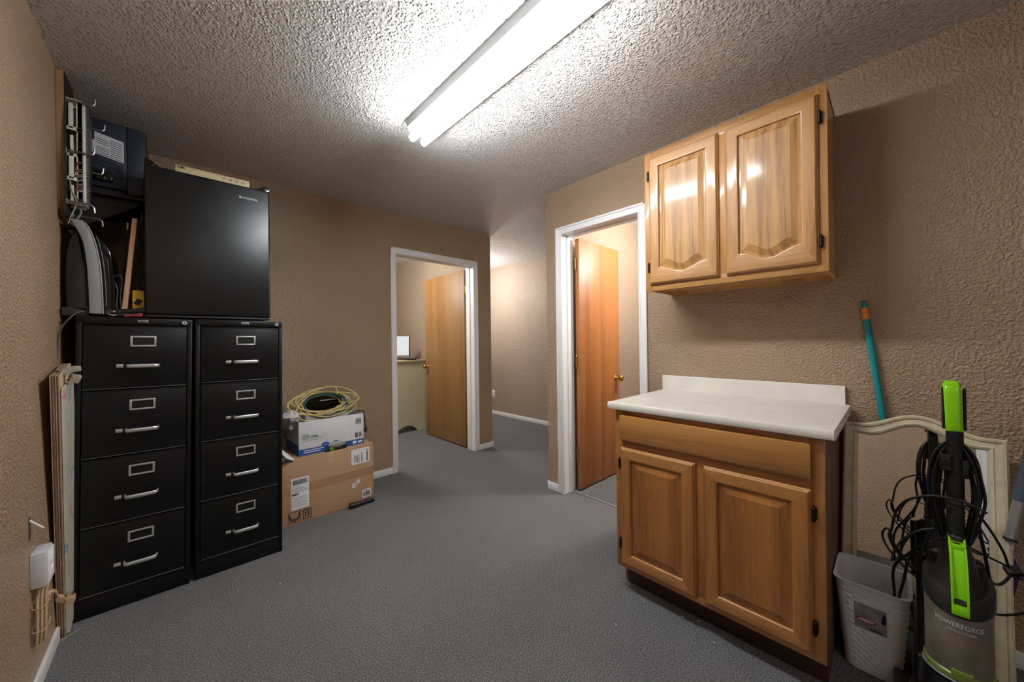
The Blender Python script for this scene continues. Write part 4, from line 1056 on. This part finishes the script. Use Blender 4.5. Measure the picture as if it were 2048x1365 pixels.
b = MB(off); b.prism([(xf(.207)-.0012, .078+.027*math.cos(2*PI*k/24), .205+.0085*math.sin(2*PI*k/24)) for k in range(24)], (-.0006, 0, 0)); lo = b.build('oval_emblem', RED, lb)
b = MB(off); b.prism([(xf(.207)-.0018, .078+.022*math.cos(2*PI*k/24), .205+.0055*math.sin(2*PI*k/24)) for k in range(24)], (-.0006, 0, 0)); b.build('oval_center', plain('pale_print', srgb(206, 190, 188), .5), lb)
b = MB(off)
barcode(b, (xf(.18)-.0012, .106, .186), (0, -1, 0), (0, 0, 1), .034, .008, 16, .0006, 21); barcode(b, (xf(.175)-.0012, .066, .173), (0, -1, 0), (0, 0, 1), .030, .008, 14, .0006, 22)
b.prism([(xf(.24)-.0012, .040, .215), (xf(.24)-.0012, .028, .215), (xf(.24)-.0012, .028, .255), (xf(.24)-.0012, .034, .255)], (-.0006, 0, 0)); b.build('print_lettering', INK, lb)

# vacuum : local x = towards the camera (world -X), local y = world -Y (image right)
VX, VY = 1.705, -.122
t = thing('vacuum_cleaner', 'black upright vacuum cleaner with lime green handle and latch, in front of the mirror', 'vacuum cleaner', (VX, VY, 0), (0, 0, PI))
b = MB()
g = [((0, .0), .935), ((.004, -.001), .955), ((.006, -.002), .99), ((.004, -.003), 1.03), ((0, -.004), 1.058), ((-.012, -.004), 1.072), ((-.03, -.004), 1.074), ((-.05, -.004), 1.066)]
P = catmull([Vector((x, y, z)) for (x, y), z in g], False, 5); rings = []
for i, p in enumerate(P):
    dd = (P[min(i+1, len(P)-1)]-P[max(i-1, 0)]).normalized(); side = Vector((0, 1, 0)); out = side.cross(dd).normalized()
    rings.append([p+side*.0168*math.copysign(abs(math.cos(q))**.55, math.cos(q))+out*.011*math.copysign(abs(math.sin(q))**.55, math.sin(q)) for q in [2*PI*m/20 for m in range(20)]])
b.loft(rings); b.build('handle', LIME, t)
b = MB()
for s in (-1, 1): b.prism([(.0, s*.018, .94), (-.012, s*.018, .94), (-.030, s*.018, 1.02), (-.03, s*.018, 1.060), (-.004, s*.018, 1.066), (.000, s*.018, 1.03)], (0, s*.0055, 0), bev=.0015)
b.box((-.05, -.016, .93), (-.025, .016, 1.062), .006); part(b.build('grip_trim', BLACK, t), 'black trim along the handle sides')
b = MB(); b.cyl((0, 0, .72), (0, 0, .938), .0185, .0175, 24, bev=.002); b.box((-.03, -.016, .62), (-.006, .016, .94), .006); b.build('neck', BLACK, t)
b = MB(); b.cyl((.002, 0, .615), (.002, 0, .735), .0175, .0165, 24, bev=.002); b.cyl((.002, 0, .718), (.002, 0, .738), .021, .021, 24, bev=.003); b.cyl((.002, 0, .612), (.002, 0, .628), .021, .019, 24, bev=.003)
for k in range(7): b.cyl((.002, 0, .64+k*.011), (.002, 0, .645+k*.011), .0185, .0185, 24)
part(b.build('hose_cuff', DUSTY_BLACK, t), 'ribbed black hose cuff')
b = MB(); b.box((-.004, -.030, .815), (.022, -.008, .866), .004); b.box((-.004, .012, .80), (.016, .026, .855), .004); b.box((.0, -.022, .845), (.026, -.006, .850), .001); b.box((.0, -.022, .822), (.026, -.006, .827), .001); b.build('cord_hook', BLACK, t)
# rear spine / motor body
b = MB(); b.box((-.09, -.050, .02), (-.035, .060, .54), .018, 3); b.cyl((-.055, -.066, .06), (-.055, -.066, .52), .014, n=16, bev=.004); b.box((-.10, -.09, .03), (-.03, .085, .20), .02, 3); b.build('rear_body', BLACK, t)
# canister
cxx = .018; rc = .0655
can = [(rc-.004, .248), (rc, .256), (rc, .40), (rc+.002, .470)]
b = MB(); b.loft([[(cxx+r*math.cos(2*PI*i/40), r*math.sin(2*PI*i/40), z+(.030*(-math.cos(2*PI*i/40)) if z > .42 else 0)) for i in range(40)] for r, z in can]); c = part(b.build('dust_canister', CANISTER, t), 'dusty smoked canister')
a0 = math.radians(0)
lt = text('lettering', 'POWERFORCE', .0185, (0, 0, 0), (1, 0, 0), (0, 1, 0), LOGO_WHITE, c, extrude=.0002, bold=.0002, sx=.78)
lt2 = text('small_lettering', 'COMPACT TURBO', .0092, (0, 0, 0), (1, 0, 0), (0, 1, 0), LOGO_WHITE, c, extrude=.0002, sx=.78)
def wrap(o, x0, z0):
    for v in o.data.vertices:
        a = (v.co.x+x0)/rc; zz = z0+v.co.y; rr = rc+.0006+v.co.z
        v.co = Vector((cxx+rr*math.cos(a), rr*math.sin(a), zz))
wrap(lt, -.050, .388); wrap(lt2, -.028, .374)
lid = [(rc+.004, .455), (rc+.0045, .498), (rc+.001, .508), (rc-.006, .506), (rc-.014, .500), (rc-.024, .520), (.036, .555), (.028, .590), (.022, .612)]
def lidring(r, z):
    tilt = .034 if z < .515 else .01
    return [(cxx+r*math.cos(2*PI*i/40)-(.016*(z-.5)/.11 if z > .5 else 0), r*math.sin(2*PI*i/40), z-tilt*math.cos(2*PI*i/40)*(r/rc)) for i in range(40)]
b = MB(); b.loft([lidring(r, z) for r, z in lid]); b.build('canister_lid', DUSTY_BLACK, t)
lz = [(.633, -.002), (.60, .034), (.565, .058), (.52, .078), (.47, .088), (.432, .090)]
b = MB(); w = .0165
F = [Vector((x, 0, z)) for z, x in lz]
rings = []
for p in catmull(F, False, 4):
    rings.append([p+Vector((-.010, -w, 0)), p+Vector((.003, -w, 0)), p+Vector((.003, -w+.0045, 0)), p+Vector((-.004, -w+.005, 0)), p+Vector((-.004, w-.005, 0)), p+Vector((.003, w-.0045, 0)), p+Vector((.003, w, 0)), p+Vector((-.010, w, 0))])
b.loft(rings)
b.box((.079, -w, .428), (.0945, w, .452), .002); b.box((.079, -w+.004, .452), (.0925, w-.004, .456), .001); b.box((.014, -w, .592), (.036, w, .606), .002)
b.build('latch', LIME, t)
b = MB(); b.lathe([(rc-.006, .236), (rc+.003, .238), (rc+.0035, .250), (rc-.004, .256)], (cxx, 0, 0), 40); r = b.build('bottom_ring', LIME_DARK, t)
b = MB(); b.box((cxx+rc-.006, -.018, .247), (cxx+rc+.003, .022, .266), .002); b.build('release_tab', LIME_DARK, t)
b = MB(); b.lathe([(rc-.002, .230), (rc+.006, .231), (rc+.006, .2335), (rc-.002, .236)], (cxx, 0, 0), 40); part(b.build('chrome_line', CHROME, t), 'thin silver ring')
b = MB(); b.lathe([(.001, .10), (rc+.012, .10), (rc+.014, .17), (rc+.008, .226), (.001, .230)], (cxx, 0, 0), 36); pb2 = b.build('pedestal', BLACK, t)
b = MB(); b.prism([(cxx+rc+.0125, -.018, .192), (cxx+rc+.0125, .012, .192), (cxx+rc+.0125, .016, .204), (cxx+rc+.0125, .0, .212), (cxx+rc+.0125, -.014, .204)], (.0015, 0, 0)); b.build('emblem', RED, pb2)
b = MB(); b.prism([(-.10, -.135, .012), (.14, -.14, .012), (.165, -.10, .012), (.17, 0, .012), (.165, .10, .012), (.14, .14, .012), (-.10, .135, .012)], (0, 0, .075), bev=.015); b.box((-.06, -.10, .06), (.09, .10, .125), .03, 3); b.build('floor_nozzle', BLACK, t)
for y in (-.105, .105):
    b = MB(); b.cyl((-.10, y-.012, .034), (-.10, y+.012, .034), .033, n=22, bev=.004); b.build('wheel', BLACK_RUB, t)
b = MB(); b.prism([(-.20, .135, .012), (-.12, .10, .012), (-.10, .125, .012), (-.175, .165, .012)], (0, 0, .03), bev=.006); b.build('pedal', LIME, t)
# cord : hanging loops and stray lengths
wv = lambda p: Vector((-(p.x-VX), -(p.y-VY), p.z))
b = MB(); rnd = random.Random(2)
for k in range(5):
    hw = .030+.0058*k; zt = .893+.0035*k; zb = .585-.012*(k % 3); dx = -.012+.006*(k % 3); pts = []
    for i in range(16):
        q = 2*PI*i/16; s = math.sin(q)
        pts.append((dx+.01*math.cos(q), (hw+rnd.uniform(-.003, .003))*math.cos(q)*(1 if s > -.3 else .85), (zt+zb)/2+(zt-zb)/2*s))
    b.tube(pts, .0036, 7, closed=True, sub=3)
def pxpath(lst, X, X1=None):
    n = len(lst); X1 = X if X1 is None else X1
    return [wv(at(px, py, X=X+(X1-X)*i/(n-1))) for i, (px, py) in enumerate(lst)]
b.tube(pxpath([(1975, 1028), (1932, 1006), (1880, 994), (1846, 993), (1812, 1002), (1792, 1024), (1783, 1060), (1778, 1072), (1790, 1098), (1815, 1128), (1848, 1165)], 1.66, 1.72), .0034, 7, sub=5)
b.tube(pxpath([(1850, 1168), (1812, 1138), (1780, 1102), (1768, 1082), (1765, 1066), (1773, 1057), (1781, 1066), (1793, 1096), (1832, 1140)], 1.72, 1.70), .0030, 7, sub=5)
b.tube(pxpath([(1868, 1058), (1838, 1062), (1808, 1078), (1790, 1100), (1784, 1122)], 1.69), .0034, 7, sub=5)
b.tube(pxpath([(1822, 1070), (1806, 1090), (1797, 1122)], 1.69), .0032, 7, sub=5)
b.tube(pxpath([(1870, 1050), (1845, 1085), (1815, 1110), (1792, 1128), (1786, 1150), (1789, 1190), (1784, 1212)], 1.70, 1.82), .0040, 7, sub=5)
b.tube(pxpath([(1848, 1106), (1828, 1110), (1815, 1125), (1808, 1160), (1799, 1192), (1797, 1216)], 1.70, 1.82), .0040, 7, sub=5)
b.tube(pxpath([(1858, 990), (1852, 1020), (1858, 1060), (1848, 1090), (1840, 1110)], 1.71), .0040, 7, sub=5)
b.tube(pxpath([(1930, 1008), (1958, 1032), (1985, 1068), (2008, 1108), (2017, 1136)], 1.68, 1.95), .0034, 7, sub=5)
b.tube(pxpath([(1860, 1084), (1882, 1079), (1925, 1090), (1975, 1114), (2012, 1132)], 1.62, 1.92), .0032, 7, sub=5)
b.tube(pxpath([(1958, 1060), (1970, 1110), (1980, 1160), (1996, 1170), (2012, 1162), (2024, 1146)], 1.72, 1.95), .0042, 7, sub=5)
b.tube(pxpath([(1985, 1228), (2005, 1231), (2030, 1230), (2060, 1226), (2100, 1224)], 1.80), .0034, 7, sub=5)
cord = b.build('power_cord', BLACK_RUB, t)
b = MB(); pc = wv(at(2026, 1143, X=1.95)); b.obox(pc, (.03, .034, .022), (.3, .5, .4), .005); b.obox(pc+Vector((.0, .022, -.010)), (.02, .03, .014), (.1, .9, .4), .004); b.build('plug', BLACK_RUB, cord)
# folded papers behind
b = MB((2.0, -.03, 0)); b.obox((1.945, -.072, .128), (.085, .060, .25), (0, -.08, .05), .004); b.obox((1.940, -.078, .262), (.085, .06, .012), (.12, -.30, .1), .002); b.obox((1.942, -.072, .285), (.08, .055, .008), (-.05, -.35, .2), .002)
tag(b.build('folded_papers', plain('off_white_paper', srgb(190, 184, 170), .7), loc=(2.0, -.03, 0)), 'stack of folded off-white papers between the wastebasket and the vacuum', 'papers')
# mop
off = (2.15, -.29, 0)
t = thing('mop', 'silver-poled mop with white head edged in purple, leaning right of the mirror', 'mop', off)
pA, pB = at(2020, 1078, X=2.08), at(2052, 955, X=2.105)
dd = (pB-pA).normalized(); top = pA+dd*.80
b = MB(off); b.cyl(pA, pA+dd*.20, .0145, n=20); b.build('pole', POLE, t)
b = MB(off); b.cyl(pA+dd*.135, pA+dd*.45, .0185, .017, 20, bev=.003); b.build('grip', TEAL_GREY, t)
b = MB(off); b.cyl(pA-dd*.006, pA+dd*.003, .0155, n=20); b.build('collar', DARK_GREY, t)
q = [at(2009, 1080, X=2.085), at(2031, 1082, X=2.085), at(2026, 1110, X=2.09), at(2044, 1142, X=2.095), at(2022, 1200, X=2.10), at(2009, 1250, X=2.105), at(1996, 1246, X=2.11), at(1992, 1150, X=2.105), at(2002, 1110, X=2.09)]
b = MB(off); b.prism(q, (.028, 0, 0), bev=.004); hd = b.build('head', MOP_WHITE, t)
q2 = [at(2030, 1118, X=2.086), at(2044, 1144, X=2.086), at(2012, 1250, X=2.096), at(2004, 1255, X=2.098), at(2024, 1180, X=2.09), at(2026, 1150, X=2.088)]
b = MB(off); b.prism(q2, (.020, 0, 0), bev=.002); b.build('edge_strip', PURPLE, hd)
q3 = [at(2006, 1178, X=2.099), at(2022, 1172, X=2.099), at(2018, 1200, X=2.10), at(2007, 1210, X=2.101)]
b = MB(off); b.prism(q3, (-.004, 0, 0)); b.build('emblem', BLUE_PRINT, hd)
b = MB(off); b.cyl(at(2003, 1250, X=2.115), Vector((2.13, -.262, .006)), .010, n=14); b.build('pad_holder', MOP_WHITE, t)
# crumbs on the carpet
b = MB(); rnd = random.Random(4)
for px, py in [(1288, 1203), (1357, 1204), (1398, 1243), (1428, 1285), (1486, 1275), (1444, 1250), (1232, 1250), (1365, 1234), (520, 1088), (560, 1168), (476, 1182)]:
    p = at(px, py, Z=.003); b.obox(p, (.006+.004*rnd.random(), .002+.002*rnd.random(), .0015), (0, .2, rnd.random()*3))
tag(b.build('lint_crumbs', PAPER), 'tiny white paper crumbs scattered on the grey carpet', 'crumbs', kind='stuff')

# ------------------------------------------------------------------ lamps of the other rooms, plus an added rear fill
def point(name, loc, rad, power, col):
    l = bpy.data.lights.new(name, 'POINT'); l.shadow_soft_size = rad; l.energy = power; l.color = col
    o = bpy.data.objects.new(name, l); COL.objects.link(o); o.location = loc; return o
def area(name, loc, sx, sy, power, col):
    l = bpy.data.lights.new(name, 'AREA'); l.shape = 'RECTANGLE'; l.size = sx; l.size_y = sy; l.energy = power; l.color = col
    o = bpy.data.objects.new(name, l); COL.objects.link(o); o.location = loc; return o
area('rear_fill', (.2, -1.3, 2.41), .2, 1.2, 6, (.94, .97, 1))  # added fill behind the camera to lift the shadows, no known fixture
point('hall_lamp', (3.15, 4.4, 2.08), .12, 30, (.98, .98, 1))
point('office_lamp', (1.45, 4.15, 2.2), .12, 38, (1, .96, .88))
point('closet_lamp', (3.1, 1.0, 2.2), .10, 42, (1, .94, .88))
w = bpy.data.worlds.new('world'); SC.world = w; w.use_nodes = True
w.node_tree.nodes['Background'].inputs['Color'].default_value = (.8, .85, .9, 1); w.node_tree.nodes['Background'].inputs['Strength'].default_value = 0.3
